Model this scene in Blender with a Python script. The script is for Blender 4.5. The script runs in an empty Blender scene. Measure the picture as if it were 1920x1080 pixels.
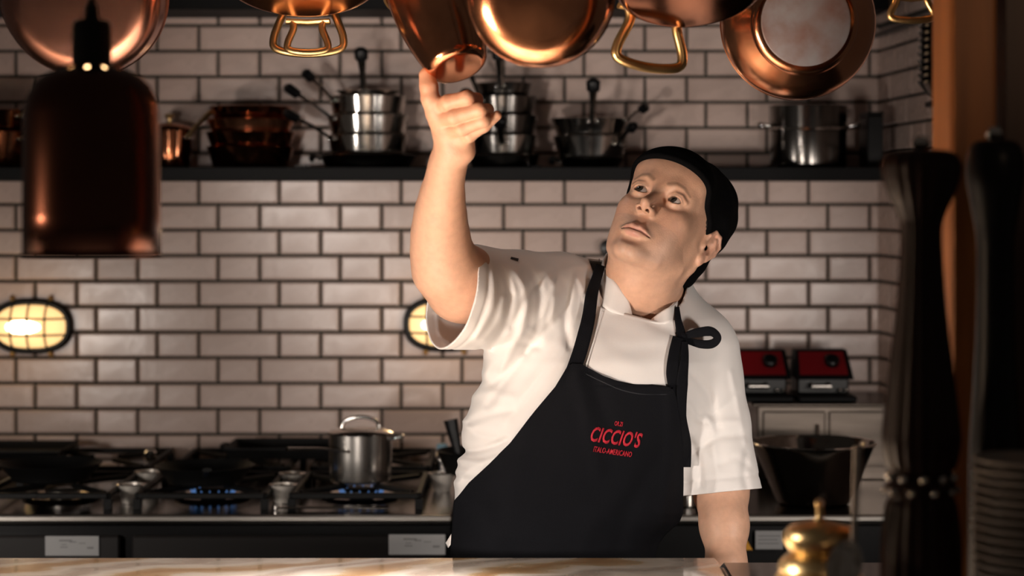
import bpy, math, random
import numpy as np
from mathutils import Vector, Matrix

# ---------------------------------------------------------------- camera, world, exposure
SC = bpy.context.scene
COL = SC.collection
F = 3840.0            # focal length in pixels of a 1920 wide frame
CAMZ = 1.53           # eye height
HY = 385.0            # row of the horizon
D0 = 3.30             # distance of the chef
PM = F / D0

cd = bpy.data.cameras.new('camera')
cam = bpy.data.objects.new('camera', cd); COL.objects.link(cam)
cam.location = (0, 0, CAMZ); cam.rotation_euler = (math.pi / 2, 0, 0)
cd.sensor_width = 36.0; cd.lens = 36.0 * F / 1920.0
cd.shift_y = -(540.0 - HY) / 1920.0
cd.clip_start = 0.05; cd.clip_end = 50
cd.dof.use_dof = True; cd.dof.focus_distance = D0 - 0.05; cd.dof.aperture_fstop = 3.6
SC.camera = cam

SC.view_settings.view_transform = 'Standard'; SC.view_settings.look = 'None'
SC.view_settings.exposure = 0.0; SC.view_settings.gamma = 1.0
SC.view_settings.use_curve_mapping = False

wd = bpy.data.worlds.new('world'); SC.world = wd; wd.use_nodes = True
wd.node_tree.nodes['Background'].inputs[0].default_value = (1.0, 0.80, 0.66, 1)
wd.node_tree.nodes['Background'].inputs[1].default_value = 0.026

def lamp(name, kind, loc, energy, color, size=0.1, aim=None, spot=None, blend=0.5):
    l = bpy.data.lights.new(name, kind); l.energy = energy; l.color = color
    if kind == 'AREA': l.shape = 'DISK'; l.size = size
    else: l.shadow_soft_size = size
    if spot: l.spot_size = math.radians(spot); l.spot_blend = blend
    o = bpy.data.objects.new(name, l); COL.objects.link(o); o.location = loc
    if aim is not None:
        o.rotation_euler = (Vector(aim) - Vector(loc)).to_track_quat('-Z', 'Y').to_euler()
    return o

WARM = (1.0, 0.70, 0.46)
SOFT = (1.0, 0.90, 0.82)
# unseen spots added to light the cook, pans, wall and foreground
lamp('added_key_spot', 'SPOT', (-0.62, 2.10, 1.10), 50, SOFT, 0.05, aim=(0.12, 3.4, 1.16), spot=80, blend=0.9)  # key spot added low at the left, out of view, for cook and wall
lamp('added_bounce_spot', 'SPOT', (-0.26, 2.46, 2.55), 460, SOFT, 0.04, aim=(-0.20, 2.50, 1.0), spot=34, blend=0.4)  # spot added overhead so the marble bounces light up at the cook
lamp('pan_highlight_spot_a', 'SPOT', (-0.68, 2.15, 1.34), 70, WARM, 0.10, aim=(0.04, 2.72, 2.02), spot=54, blend=1.0)  # spot added to put highlights on the hanging pans
lamp('pan_highlight_spot_b', 'SPOT', (-0.98, 2.15, 1.30), 36, WARM, 0.10, aim=(0.40, 2.92, 2.02), spot=44, blend=1.0)  # second added spot, for highlights on the pans further right
lamp('fill_spot_right', 'SPOT', (0.80, 2.62, 1.15), 17, SOFT, 0.05, aim=(0.15, 4.1, 1.05), spot=90, blend=0.95)  # weak fill added out of view for the cook's other side
lamp('edge_fill_spot', 'SPOT', (-1.30, 1.90, 1.42), 10, WARM, 0.06, aim=(-0.3, 2.1, 1.50), spot=40, blend=0.7)  # spot added to brighten the left edge of the heat lamp
lamp('pot_fill_spot', 'SPOT', (-0.75, 2.50, 1.52), 27, SOFT, 0.06, aim=(-0.10, 4.95, 1.78), spot=40, blend=0.8)  # spot added to brighten the pots on the shelf
lamp('wall_wash_a', 'SPOT', (-1.40, 3.25, 1.10), 21, SOFT, 0.08, aim=(-0.45, 5.1, 1.20), spot=110, blend=0.9)  # wash added out of view at the left to brighten the tiles
lamp('wall_wash_b', 'SPOT', (0.95, 3.45, 1.22), 7, SOFT, 0.08, aim=(0.35, 5.1, 1.25), spot=110, blend=0.9)  # matching wash added at the right, also out of view
lamp('post_fill_spot', 'SPOT', (0.95, 0.9, 2.05), 7, WARM, 0.08, aim=(0.50, 2.25, 1.88), spot=30, blend=0.8)  # unseen spot added to bring out the wooden post
lamp('shoulder_fill_spot', 'SPOT', (-0.55, 3.75, 2.70), 15, SOFT, 0.08, aim=(-0.10, 3.45, 1.0), spot=50, blend=0.8)  # weak spot added from above to lift the dark shoulder tops
# ---------------------------------------------------------------- helpers
def at(px, py, d):
    """point seen at pixel (px, py) at distance d"""
    return Vector(((px - 960.0) * d / F, d, CAMZ + (HY - py) * d / F))

MATS = {}
def mat(name, color, rough=0.5, metal=0.0, var=0.0, vscale=8.0, bump=0.0, bscale=40.0, spec=0.5, emit=0.0,
        emit_col=None, coat=0.0, sheen=0.0, sss=0.0, rvar=0.0, stretch=None, attr=None, trans=0.0, color2=None):
    if name in MATS: return MATS[name]
    m = bpy.data.materials.new(name); m.use_nodes = True; MATS[name] = m
    nt = m.node_tree; b = nt.nodes['Principled BSDF']; L = nt.links
    c = (*color, 1.0)
    b.inputs['Base Color'].default_value = c
    b.inputs['Roughness'].default_value = rough; b.inputs['Metallic'].default_value = metal
    b.inputs['Specular IOR Level'].default_value = spec
    b.inputs['Coat Weight'].default_value = coat; b.inputs['Sheen Weight'].default_value = sheen
    b.inputs['Transmission Weight'].default_value = trans
    if sss:
        b.inputs['Subsurface Weight'].default_value = sss
        b.inputs['Subsurface Radius'].default_value = (0.012, 0.004, 0.002)
        b.inputs['Subsurface Scale'].default_value = 0.35
    if emit:
        b.inputs['Emission Color'].default_value = (*(emit_col or color), 1); b.inputs['Emission Strength'].default_value = emit
    tc = nt.nodes.new('ShaderNodeTexCoord'); vec = tc.outputs['Object']
    if stretch:
        mp = nt.nodes.new('ShaderNodeMapping'); mp.inputs['Scale'].default_value = stretch
        L.new(vec, mp.inputs['Vector']); vec = mp.outputs['Vector']
    base = None
    if attr:
        a = nt.nodes.new('ShaderNodeVertexColor'); a.layer_name = attr; base = a.outputs['Color']
    if var or rvar or color2:
        n = nt.nodes.new('ShaderNodeTexNoise'); n.inputs['Scale'].default_value = vscale; n.inputs['Detail'].default_value = 5
        L.new(vec, n.inputs['Vector'])
        mx = nt.nodes.new('ShaderNodeMix'); mx.data_type = 'RGBA'
        r = nt.nodes.new('ShaderNodeMapRange'); r.inputs[1].default_value = 0.3; r.inputs[2].default_value = 0.7
        L.new(n.outputs['Fac'], r.inputs[0]); L.new(r.outputs[0], mx.inputs[0])
        if color2:
            mx.inputs[6].default_value = c; mx.inputs[7].default_value = (*color2, 1)
            base = mx.outputs[2]
        elif var:
            if base is None:
                mx.inputs[6].default_value = (*[max(0, q * (1 - var)) for q in color], 1)
                mx.inputs[7].default_value = (*[min(1, q * (1 + var)) for q in color], 1)
                base = mx.outputs[2]
            else:
                mx.blend_type = 'MULTIPLY'; mx.inputs[0].default_value = 1.0
                r.inputs[3].default_value = 1 - var; r.inputs[4].default_value = 1 + var * 0.3
                L.remove(mx.inputs[0].links[0])
                L.new(base, mx.inputs[6]); L.new(r.outputs[0], mx.inputs[7]); base = mx.outputs[2]
        if rvar:
            rr = nt.nodes.new('ShaderNodeMapRange'); rr.inputs[1].default_value = 0.3; rr.inputs[2].default_value = 0.7
            rr.inputs[3].default_value = max(0.02, rough - rvar); rr.inputs[4].default_value = rough + rvar
            L.new(n.outputs['Fac'], rr.inputs[0]); L.new(rr.outputs[0], b.inputs['Roughness'])
    if base is not None: L.new(base, b.inputs['Base Color'])
    if bump:
        n2 = nt.nodes.new('ShaderNodeTexNoise'); n2.inputs['Scale'].default_value = bscale; n2.inputs['Detail'].default_value = 4
        L.new(vec, n2.inputs['Vector'])
        bp = nt.nodes.new('ShaderNodeBump'); bp.inputs['Strength'].default_value = bump; bp.inputs['Distance'].default_value = 0.004
        L.new(n2.outputs['Fac'], bp.inputs['Height']); L.new(bp.outputs['Normal'], b.inputs['Normal'])
    return m

def obj(name, me, parent=None, label=None, cat=None, group=None, kind=None, loc=None, rot=None):
    o = bpy.data.objects.new(name, me); COL.objects.link(o)
    if parent is not None: o.parent = parent
    if label: o['label'] = label
    if cat: o['category'] = cat
    if group: o['group'] = group
    if kind: o['kind'] = kind
    if loc is not None: o.location = loc
    if rot is not None: o.rotation_euler = rot
    return o
def thing(name, loc, label, cat, group=None, rot=None):
    return obj(name, None, None, label, cat, group, None, loc, rot)

class MB:
    """collects shapes into one mesh"""
    def __init__(s): s.v = []; s.f = []
    def add(s, vs, fs):
        n = len(s.v); s.v += [tuple(v) for v in vs]; s.f += [tuple(i + n for i in f) for f in fs]; return s
    def box(s, lo, hi, b=0.0):
        x0, y0, z0 = lo; x1, y1, z1 = hi
        if b <= 0:
            vs = [(x, y, z) for z in (z0, z1) for y in (y0, y1) for x in (x0, x1)]
            fs = [(0, 2, 3, 1), (4, 5, 7, 6), (0, 1, 5, 4), (2, 6, 7, 3), (0, 4, 6, 2), (1, 3, 7, 5)]
            return s.add(vs, fs)
        vs = []; idx = {}
        for sx in (0, 1):
            for sy in (0, 1):
                for sz in (0, 1):
                    for a in range(3):
                        p = [(x1 if sx else x0), (y1 if sy else y0), (z1 if sz else z0)]
                        for k, sg in enumerate((sx, sy, sz)):
                            if k != a: p[k] += -b if sg else b
                        idx[(sx, sy, sz, a)] = len(vs); vs.append(tuple(p))
        fs = []
        def q(a, c4):
            f = [idx[(*c, a)] for c in c4]; fs.append(f)
        for a in range(3):
            for sg in (0, 1):
                c4 = []
                o = [k for k in range(3) if k != a]
                for u, w in ((0, 0), (1, 0), (1, 1), (0, 1)):
                    c = [0, 0, 0]; c[a] = sg; c[o[0]] = u; c[o[1]] = w; c4.append(tuple(c))
                f = [idx[(*c, a)] for c in c4]
                if (sg == 1) == (a == 1): f.reverse()
                fs.append(tuple(f))
        for a in range(3):
            o = [k for k in range(3) if k != a]
            for u in (0, 1):
                for w in (0, 1):
                    c0 = [0, 0, 0]; c1 = [0, 0, 0]; c0[a] = 0; c1[a] = 1
                    for c in (c0, c1): c[o[0]] = u; c[o[1]] = w
                    fs.append((idx[(*c0, o[0])], idx[(*c1, o[0])], idx[(*c1, o[1])], idx[(*c0, o[1])]))
        for sx in (0, 1):
            for sy in (0, 1):
                for sz in (0, 1): fs.append(tuple(idx[(sx, sy, sz, a)] for a in range(3)))
        s.add(vs, fs); s.fix = True; return s
    def lathe(s, prof, n=48, c=(0, 0, 0), skip=None):
        """prof: (radius, z) from one end to the other"""
        vs = []; fs = []; m = len(prof)
        for r, z in prof:
            for k in range(n):
                a = 2 * math.pi * k / n
                vs.append((c[0] + r * math.cos(a), c[1] + r * math.sin(a), c[2] + z))
        for i in range(m - 1):
            for k in range(n):
                if skip and skip(i, k): continue
                k2 = (k + 1) % n
                fs.append((i * n + k, i * n + k2, (i + 1) * n + k2, (i + 1) * n + k))
        if prof[0][0] > 1e-5: pass
        return s.add(vs, fs)
    def tube(s, pts, r, n=10, closed=False, cap=True, flat=None):
        """round bar along points; r number or list; flat=(a,b) scales the section"""
        P = [Vector(p) for p in pts]; m = len(P)
        R = r if isinstance(r, (list, tuple)) else [r] * m
        vs = []; fs = []; up = None
        for i in range(m):
            if closed: t = P[(i + 1) % m] - P[i - 1]
            else: t = P[min(i + 1, m - 1)] - P[max(i - 1, 0)]
            t.normalize()
            if up is None:
                up = Vector((0, 0, 1)) if abs(t.z) < 0.9 else Vector((0, 1, 0))
            s1 = t.cross(up)
            if s1.length < 1e-4: s1 = t.cross(Vector((1, 0, 0)))
            s1.normalize(); up = s1.cross(t).normalized()
            fa, fb = flat or (1, 1)
            for k in range(n):
                a = 2 * math.pi * k / n
                vs.append(P[i] + s1 * (math.cos(a) * R[i] * fa) + up * (math.sin(a) * R[i] * fb))
        for i in range(m if closed else m - 1):
            j = (i + 1) % m
            for k in range(n):
                k2 = (k + 1) % n
                fs.append((i * n + k, i * n + k2, j * n + k2, j * n + k))
        if cap and not closed:
            fs.append(tuple(range(n))[::-1]); fs.append(tuple((m - 1) * n + k for k in range(n)))
        return s.add(vs, fs)
    def xf(s, M, start=0):
        for i in range(start, len(s.v)): s.v[i] = tuple(M @ Vector(s.v[i]))
        return s
    def mesh(s, name, m, smooth=True, angle=40, fix=True):
        me = bpy.data.meshes.new(name); me.from_pydata(s.v, [], s.f)
        if fix:
            import bmesh
            bm = bmesh.new(); bm.from_mesh(me)
            bmesh.ops.remove_doubles(bm, verts=bm.verts, dist=1e-6)
            bmesh.ops.recalc_face_normals(bm, faces=bm.faces); bm.to_mesh(me); bm.free()
        if m is not None: me.materials.append(m)
        if smooth:
            me.polygons.foreach_set('use_smooth', [True] * len(me.polygons))
            me.set_sharp_from_angle(angle=math.radians(angle))
        me.update(); return me
    def obj(s, name, m, parent=None, smooth=True, angle=40, fix=True, **kw):
        return obj(name, s.mesh(name, m, smooth, angle, fix), parent, **kw)

def spline(pts, n=8, closed=False):
    """Catmull-Rom through points (any dimension)"""
    P = [np.array(p, float) for p in pts]; m = len(P); out = []
    for i in range(m if closed else m - 1):
        p0 = P[i - 1] if (closed or i > 0) else P[0]
        p1 = P[i]; p2 = P[(i + 1) % m]
        p3 = P[(i + 2) % m] if (closed or i + 2 < m) else P[-1]
        for k in range(n):
            t = k / n
            out.append(0.5 * (2 * p1 + (p2 - p0) * t + (2 * p0 - 5 * p1 + 4 * p2 - p3) * t * t + (3 * p1 - p0 - 3 * p2 + p3) * t ** 3))
    if not closed: out.append(P[-1])
    return [tuple(o) for o in out]
def copy_tree(o, parent=None):
    c = o.copy(); COL.objects.link(c); c.parent = parent
    for ch in list(o.children): copy_tree(ch, c)
    return c
def rotmat(rx=0, ry=0, rz=0):
    return Matrix.Rotation(math.radians(rz), 4, 'Z') @ Matrix.Rotation(math.radians(ry), 4, 'Y') @ Matrix.Rotation(math.radians(rx), 4, 'X')
def aim_matrix(axis, loc=(0, 0, 0)):
    """matrix that turns local +Z to the given axis"""
    return Matrix.Translation(Vector(loc)) @ Vector(axis).normalized().to_track_quat('Z', 'Y').to_matrix().to_4x4()
# ---------------------------------------------------------------- materials of the place
COPPER = mat('copper', (.88, .37, .20), .18, 1, var=.22, vscale=9, rvar=.05, bump=.05, bscale=30)
COPPER_DARK = mat('aged_copper', (.42, .16, .08), .11, 1, var=.35, vscale=14, rvar=.04)
COPPER_WORN = mat('worn_copper', (.60, .30, .23), .24, 1, var=.20, vscale=11)
BRASS = mat('brass', (.86, .62, .30), .34, 1, var=.15, vscale=12, rvar=.06)
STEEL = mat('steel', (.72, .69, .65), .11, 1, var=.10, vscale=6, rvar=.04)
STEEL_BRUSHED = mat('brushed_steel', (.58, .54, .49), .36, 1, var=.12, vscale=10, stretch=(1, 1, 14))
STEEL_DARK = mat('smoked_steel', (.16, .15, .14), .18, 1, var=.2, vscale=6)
IRON = mat('cast_iron', (.005, .005, .005), .55, .2, spec=.25, bump=.2, bscale=120)
BLACK = mat('black_lacquer', (.003, .003, .0035), .35, spec=.3)
BLACK_MATT = mat('black_steel', (.0035, .0035, .004), .6, spec=.2)
WOOD = mat('brown_wood', (.42, .145, .036), .5, var=.35, vscale=3, stretch=(12, 12, .8))
WOOD_DARK = mat('dark_wood', (.017, .006, .004), .38, var=.35, vscale=4, stretch=(10, 10, .8), spec=.25)
PORCELAIN = mat('porcelain', (.40, .36, .32), .3, spec=.3)

# ---------------------------------------------------------------- room shell
DW = 5.10
PXW = DW / F                                   # metres per pixel on the back wall
def grout(): return mat('dark_grout', (.050, .050, .042), .9, bump=.3, bscale=90)
def tile_mat(k):
    c = [(.67, .51, .445), (.63, .48, .42), (.70, .54, .475)][k]
    return mat('glazed_tile_%d' % k, c, .27, var=.05, vscale=9, bump=.22, bscale=22, rvar=.07, spec=.55)

def tile_mesh(w, h, t, m, b=.004):
    """one glazed tile: face towards -Y, chamfered edges; origin at the middle of its back"""
    x, z = w / 2, h / 2; mb = MB()
    vs = [(-x, 0, -z), (x, 0, -z), (x, 0, z), (-x, 0, z), (-x, -t + b, -z), (x, -t + b, -z), (x, -t + b, z), (-x, -t + b, z),
          (-x + b, -t, -z + b), (x - b, -t, -z + b), (x - b, -t, z - b), (-x + b, -t, z - b)]
    fs = [(8, 9, 10, 11)] + [(i, (i + 1) % 4, 4 + (i + 1) % 4, 4 + i) for i in range(4)] + [(4 + i, 4 + (i + 1) % 4, 8 + (i + 1) % 4, 8 + i) for i in range(4)]
    mb.add(vs, fs); return mb.mesh('tile', m, smooth=False)

PITCH = 47.9 * PXW; JOINT = .0068; TT = .008
def zrow(r): return CAMZ + (HY - (431 + 47.9 * (r + .5))) * PXW      # middle of course r
rng = random.Random(4)
def tile_row(r, s0, s1):
    """(centre, width) of the tiles of course r between pixel columns s0 and s1, on the back wall line"""
    out = []; c0 = 220 if r % 2 else 220 + 114.25
    k = int((s0 - c0) / 228.5) - 2
    while True:
        sc = c0 + 228.5 * k
        for c, w in ((sc, 78.0), (sc + 114.25, 150.5)):
            a, b = max(c - w / 2, s0), min(c + w / 2, s1)
            if b - a > 14: out.append(((a + b) / 2, b - a))
        if sc > s1 + 300: break
        k += 1
    return out
MESHES = {}
def tmesh(wpx, h, k):
    key = (round(wpx, 1), k)
    if key not in MESHES: MESHES[key] = tile_mesh(wpx * PXW - JOINT, h - JOINT, TT, tile_mat(k))
    return MESHES[key]

XC = 690 * PXW                                  # corner of the room
SIDE = Vector((.037, -.5, 0)).normalized()      # the side wall leaves the corner towards the room
wall_back = MB().box((-2.1, DW, 0), (XC + .1, DW + .1, 2.75)).obj('wall_back', grout(), None, smooth=False, kind='structure')
q0 = Vector((XC, DW, 0)); q1 = q0 + SIDE * 1.45; nrm = Vector((-SIDE.y, SIDE.x, 0)) 
if nrm.x < 0: nrm = -nrm
mb = MB(); a, b = q0 + nrm * 0, q1
mb.add([a, b, b + nrm * .1, a + nrm * .1] + [v + Vector((0, 0, 2.75)) for v in (a, b, b + nrm * .1, a + nrm * .1)], [(0, 1, 2, 3), (4, 5, 6, 7), (0, 1, 5, 4), (1, 2, 6, 5), (2, 3, 7, 6), (3, 0, 4, 7)])
wall_right = mb.obj('wall_right', grout(), None, smooth=False, kind='structure')

rest = []
ntile = 0
for r in range(-11, 11):
    z = zrow(r)
    for c, w in tile_row(r, -420, 1650):
        x = (c - 960) * PXW; vis = c + w / 2 > -4 and -9.3 <= r <= 8.6
        k = rng.randrange(3)
        if vis and ntile < 300:
            o = obj('tile', tmesh(w, PITCH, k), wall_back, loc=(x, DW, z), rot=(rng.gauss(0, .005), 0, rng.gauss(0, .005))); ntile += 1
        else: rest.append((x, z, w))
mb = MB()
for x, z, w in rest:
    me = tmesh(w, PITCH, 0); mb.add([v.co + Vector((x, DW, z)) for v in me.vertices], [tuple(p.vertices) for p in me.polygons])
mb.obj('tiles_out_of_view', tile_mat(0), wall_back, smooth=False, kind='stuff')
ang = math.atan2(SIDE.x, -SIDE.y)
for r in range(-11, 9):
    z = zrow(r)
    # the bond runs on round the corner
    for c, w in tile_row(r, 1650, 1650 + 1.40 / PXW):
        s = (c - 1650) * PXW; p = q0 + SIDE * s
        o = obj('tile', tmesh(w, PITCH, rng.randrange(3)), wall_right, loc=(p.x, p.y, z), rot=(0, 0, -math.pi / 2 + ang + rng.gauss(0, .004)))

floor = MB().box((-2.6, -.5, -.1), (2.2, 5.3, 0)).obj('floor', mat('floor_tile', (.05, .045, .04), .5, var=.2, vscale=4), None, smooth=False, kind='structure')

# dark panelling beside the pass, right foreground
zt = 2.75
wp = MB().box((at(1846, 0, 2.32).x, 2.22, 0), (1.15, 2.34, zt)).obj('trim_1', mat('panel_wood', (.060, .020, .008), .5, var=.35, vscale=3, stretch=(8, 8, .6)), None, smooth=False, kind='structure')
post = MB().box((at(1761, 0, 2.26).x, 2.20, 0), (at(1845, 0, 2.26).x, 2.30, zt), .004).obj('wooden_post', WOOD, None, smooth=False,
    label='orange brown wooden post rising at the right of the serving pass', cat='post')
# ---------------------------------------------------------------- shelves
def shelf(name, x0, x1, d0, z0, z1, label):
    t = thing(name, ((x0 + x1) / 2, (d0 + DW) / 2, z0), label, 'shelf')
    c = t.location
    MB().box((x0 - c.x, d0 - c.y, 0), (x1 - c.x, DW - TT - .001 - c.y, z1 - z0), .002).obj('board', BLACK_MATT, t, smooth=False)
    n = 5
    for k in range(n):
        x = x0 + (k + .5) * (x1 - x0) / n - c.x
        MB().box((x - .012, d0 + .03 - c.y, z1 - z0), (x + .012, DW - .012 - c.y, z1 - z0 + .004)).obj('bracket', BLACK, t, smooth=False)
    return t
ZS = at(0, 313, 4.82).z
shelf('wall_shelf', -1.9, XC - .02, 4.82, at(0, 338, 4.82).z, ZS, 'long black wall shelf carrying the copper and steel pots')
shelf('upper_shelf', -1.9, XC - .02, 4.86, at(0, 17, 4.86).z, at(0, 17, 4.86).z + .035, 'black upper shelf along the top of the tiled wall')

# ---------------------------------------------------------------- pans
def cup(r0, r1, h, t=.0025, fil=.012, bulge=0.0):
    """profile of an open pan standing on z = 0: foot radius r0, rim radius r1"""
    p = [(1e-4, 0), (r0 - fil, 0)]
    for k in range(1, 10):
        a = math.pi / 2 * k / 10; p.append((r0 - fil + fil * math.sin(a), fil - fil * math.cos(a)))
    def wall(u): return (r0 + (r1 - r0) * u + bulge * math.sin(math.pi * u), fil + (h - fil) * u)
    us = (.15, .3, .5, .7, .85) if bulge else (.5,)
    p += [wall(u) for u in us]
    p += [(r1, h), (r1 + .0015, h + t * .5), (r1 - t * .5, h + t), (r1 - t, h)] + [(wall(u)[0] - t, wall(u)[1]) for u in reversed(us)] + [(r0 - fil * .4, fil * .5 + t), (r0 - fil, t), (1e-4, t)]
    return p
def long_handle(parent, p0, p1, w, m, mtip=None, tip=.22, name='handle'):
    """flat bar handle with a grip at its end"""
    p0 = Vector(p0); p1 = Vector(p1); mid = p0.lerp(p1, .45) + Vector((0, 0, .004))
    pts = [p0, p0.lerp(mid, .5), mid, mid.lerp(p1, .5), p1]
    h = MB().tube(pts, [w * .75, w * .6, w * .6, w * .8, w], 10, flat=(1, .45)).obj(name, m, parent)
    if mtip:
        a = p0.lerp(p1, 1 - tip); MB().tube([a, p1, p1 + (p1 - p0).normalized() * .006], [w * 1.25, w * 1.35, w * .8], 10, flat=(1, .7)).obj('grip_end', mtip, h)
    return h
def loop_handle(parent, pts, r, m, name='loop_handle'):
    return MB().tube(spline(pts, 6), r, 10).obj(name, m, parent)
def rivets(parent, pts, r, m):
    for p in pts:
        MB().lathe([(r * math.sin(t), r * math.cos(t)) for t in np.linspace(.02, math.pi - .02, 7)], 10, c=p).obj('rivet', m, parent)

# --- copper pans hanging over the pass; their feet are turned to the room
RAIL_Z = 2.16
rail = thing('pot_rail', (0, 2.86, RAIL_Z), 'black rail carrying the hanging copper pans above the pass', 'rail')
MB().tube([(-1.3, 0, 0), (.75, 0, 0)], .012, 12).obj('bar', BLACK, rail)
for x in (-1.2, -.3, .65): MB().tube([(x, 0, 0), (x, 0, .6)], .006, 8).obj('hanger', BLACK, rail)

def hanging_pan(px, py, d, n, r0, r1, h, label, m=COPPER, base=None, long=True, loops=(), fil=.016, band=None, foot=True, lh=None, bulge=0.0):
    """pan whose foot centre is seen at (px, py); n = direction the foot faces"""
    n = Vector(n).normalized(); c = at(px, py, d)
    t = thing('copper_pan', c, label, 'pan', 'copper pans hanging above the pass')
    M = aim_matrix(-n); t.rotation_euler = M.to_euler()
    bd = MB().lathe(cup(r0, r1, h, .003, fil, bulge), 64).obj('body', m, t, angle=30)
    if base is not None:
        MB().lathe([(1e-4, -.0012), (r0 - fil - .002, -.0012), (r0 - fil, 0)], 48).obj('base_disc', base, t)
    if band is not None:
        MB().lathe([(r1 + .001, h - .004), (r1 + .004, h - .003), (r1 + .0045, h + .002), (r1 + .001, h + .004)], 64).obj('rim_band', band, t)
    inv = M.inverted()
    if long:
        up = inv @ Vector((0, 0, 1)); up.z = 0; up.normalize()
        a = up * (r1 - .004) + Vector((0, 0, h * .75)); hk = Vector((c.x * 0, 0, 0))
        L = lh or (RAIL_Z - .03 - (c.z + r1)) ; L = max(L, .10)
        e = a + (inv.to_3x3() @ Vector((0, 0, 1))) * L
        hd = MB().tube([a - up * .004, a.lerp(e, .3), a.lerp(e, .7), e], [.016, .011, .011, .013], 10, flat=(1, .5)).obj('handle', IRON, t)
        ring = [e + up * .012 + (up * math.cos(q) + Vector((-up.y, up.x, 0)) * math.sin(q)) * .012 for q in np.linspace(0, 2 * math.pi, 14, endpoint=False)]
        MB().tube(ring, .003, 8, closed=True).obj('hanging_ring', IRON, hd)
        wtop = inv @ (Vector((c.x, 2.86, RAIL_Z)) - c)
        MB().tube([e + up * .022, wtop], .0025, 8).obj('hook', BLACK, t)
        rivets(t, [a + Vector((0, 0, s)) + up * .003 for s in (-.012, .008)], .005, m)
    for (ang, lw, ll, rr, dz) in loops:
        # loop handle riveted at the side: angle in the image plane, width, length
        u = inv.to_3x3() @ Vector((math.sin(ang), 0, -math.cos(ang))); u = Vector((u.x, u.y, 0)).normalized(); s = Vector((-u.y, u.x, 0))
        z0 = Vector((0, 0, h * dz)); R = r1 - .003; out = inv.to_3x3() @ Vector((math.sin(ang), -.12, -math.cos(ang)))
        lp = loop_handle(t, [u * R + s * lw * .40 + z0, u * R + s * lw * .36 + z0 + out * ll * .25, u * R + s * lw * .50 + z0 + out * ll * .75, u * R + s * lw * .44 + z0 + out * ll * .98,
                        u * R + z0 + out * ll * 1.06, u * R - s * lw * .44 + z0 + out * ll * .98, u * R - s * lw * .50 + z0 + out * ll * .75, u * R - s * lw * .36 + z0 + out * ll * .25, u * R - s * lw * .40 + z0], rr, BRASS)
        MB().tube([u * R + s * lw * .55 + z0, u * R + z0 + u * .004, u * R - s * lw * .55 + z0], .007, 10, flat=(1, .6)).obj('handle_plate', BRASS, lp)
    return t
TIN = mat('tarnished_tin', (.27, .285, .33), .45, .15, vscale=22, color2=(.19, .115, .105), bump=.1, bscale=40)
hanging_pan(146, 8, 2.86, (.06, -.92, -.30), .113, .119, .06, 'large copper pan hanging behind the heat lamp, at the far left', m=COPPER_WORN, fil=.040)
hanging_pan(562, -33, 2.95, (0, -.38, -.92), .118, .130, .06, 'copper pan with brass loop handles hanging over the wall shelf', loops=[(.0, .104, .082, .0060, .75), (.0, .060, .044, .0055, .05)], band=BRASS)
hanging_pan(860, 128, 2.925, (.30, -.46, -.84), .046, .066, .15, 'tall tapered copper pan held from below by the hand', band=BRASS, fil=.014, lh=.12, bulge=.006)
hanging_pan(1006, 2, 2.60, (-.08, -1, -.22), .092, .0965, .08, 'big round copper pan hanging between the hand and the cap', fil=.042)
hanging_pan(1295, -8, 2.76, (.03, -.40, -.90), .100, .112, .05, 'wide copper pan with a single brass loop handle above the cap', m=COPPER_DARK, loops=[(-.13, .100, .076, .0072, .7)])
hanging_pan(1511, 40, 2.96, (.02, -1, -.06), .079, .114, .075, 'flared copper pan with a tarnished grey base, at the right', base=TIN, fil=.014, bulge=.012)
hanging_pan(1722, -95, 2.84, (.0, -1, -.3), .060, .072, .05, 'small copper pan with a brass loop, cut by the top edge at right', loops=[(0, .06, .035, .005, .6)], lh=.1)

# --- pots on the shelf
def pan_on(name, px, d, z, r0, r1, h, m, label, group, handles=(), cat='pan', lid=None, hm=STEEL, tipm=BLACK, fil=.008):
    c = at(px, 0, d); t = thing(name, (c.x, d, z), label, cat, group)
    MB().lathe(cup(r0, r1, h, .002, fil), 48).obj('body', m, t, angle=30)
    for (dx, dy, dz, L, hz) in handles:
        v = Vector((dx, dy, dz)).normalized(); f = Vector((dx, dy, 0)).normalized()
        a = f * (r1 - .002) + Vector((0, 0, h * hz))
        long_handle(t, a, a + v * L, .0125, hm, tipm)
        s = Vector((-f.y, f.x, 0))
        rivets(t, [a + f * .003 + s * k + Vector((0, 0, 0)) for k in (-.011, .011)], .0042, STEEL)
    if lid:
        prof = [(r1 + .003, h + .003), (r1 + .001, h + .006), (r1 * .6, h + lid * .8), (r1 * .2, h + lid), (1e-4, h + lid)]
        l = MB().lathe(prof, 48).obj('lid', m, t)
        MB().lathe([(1e-4, h + lid), (.006, h + lid), (.007, h + lid + .010), (.012, h + lid + .014), (.011, h + lid + .020), (1e-4, h + lid + .022)], 20).obj('lid_knob', hm, l)
    return t
GS = 'steel saucepans stacked on the shelf'; GC = 'copper pots on the shelf'
d = 4.955
def pz(y): return at(0, y, d).z
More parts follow.
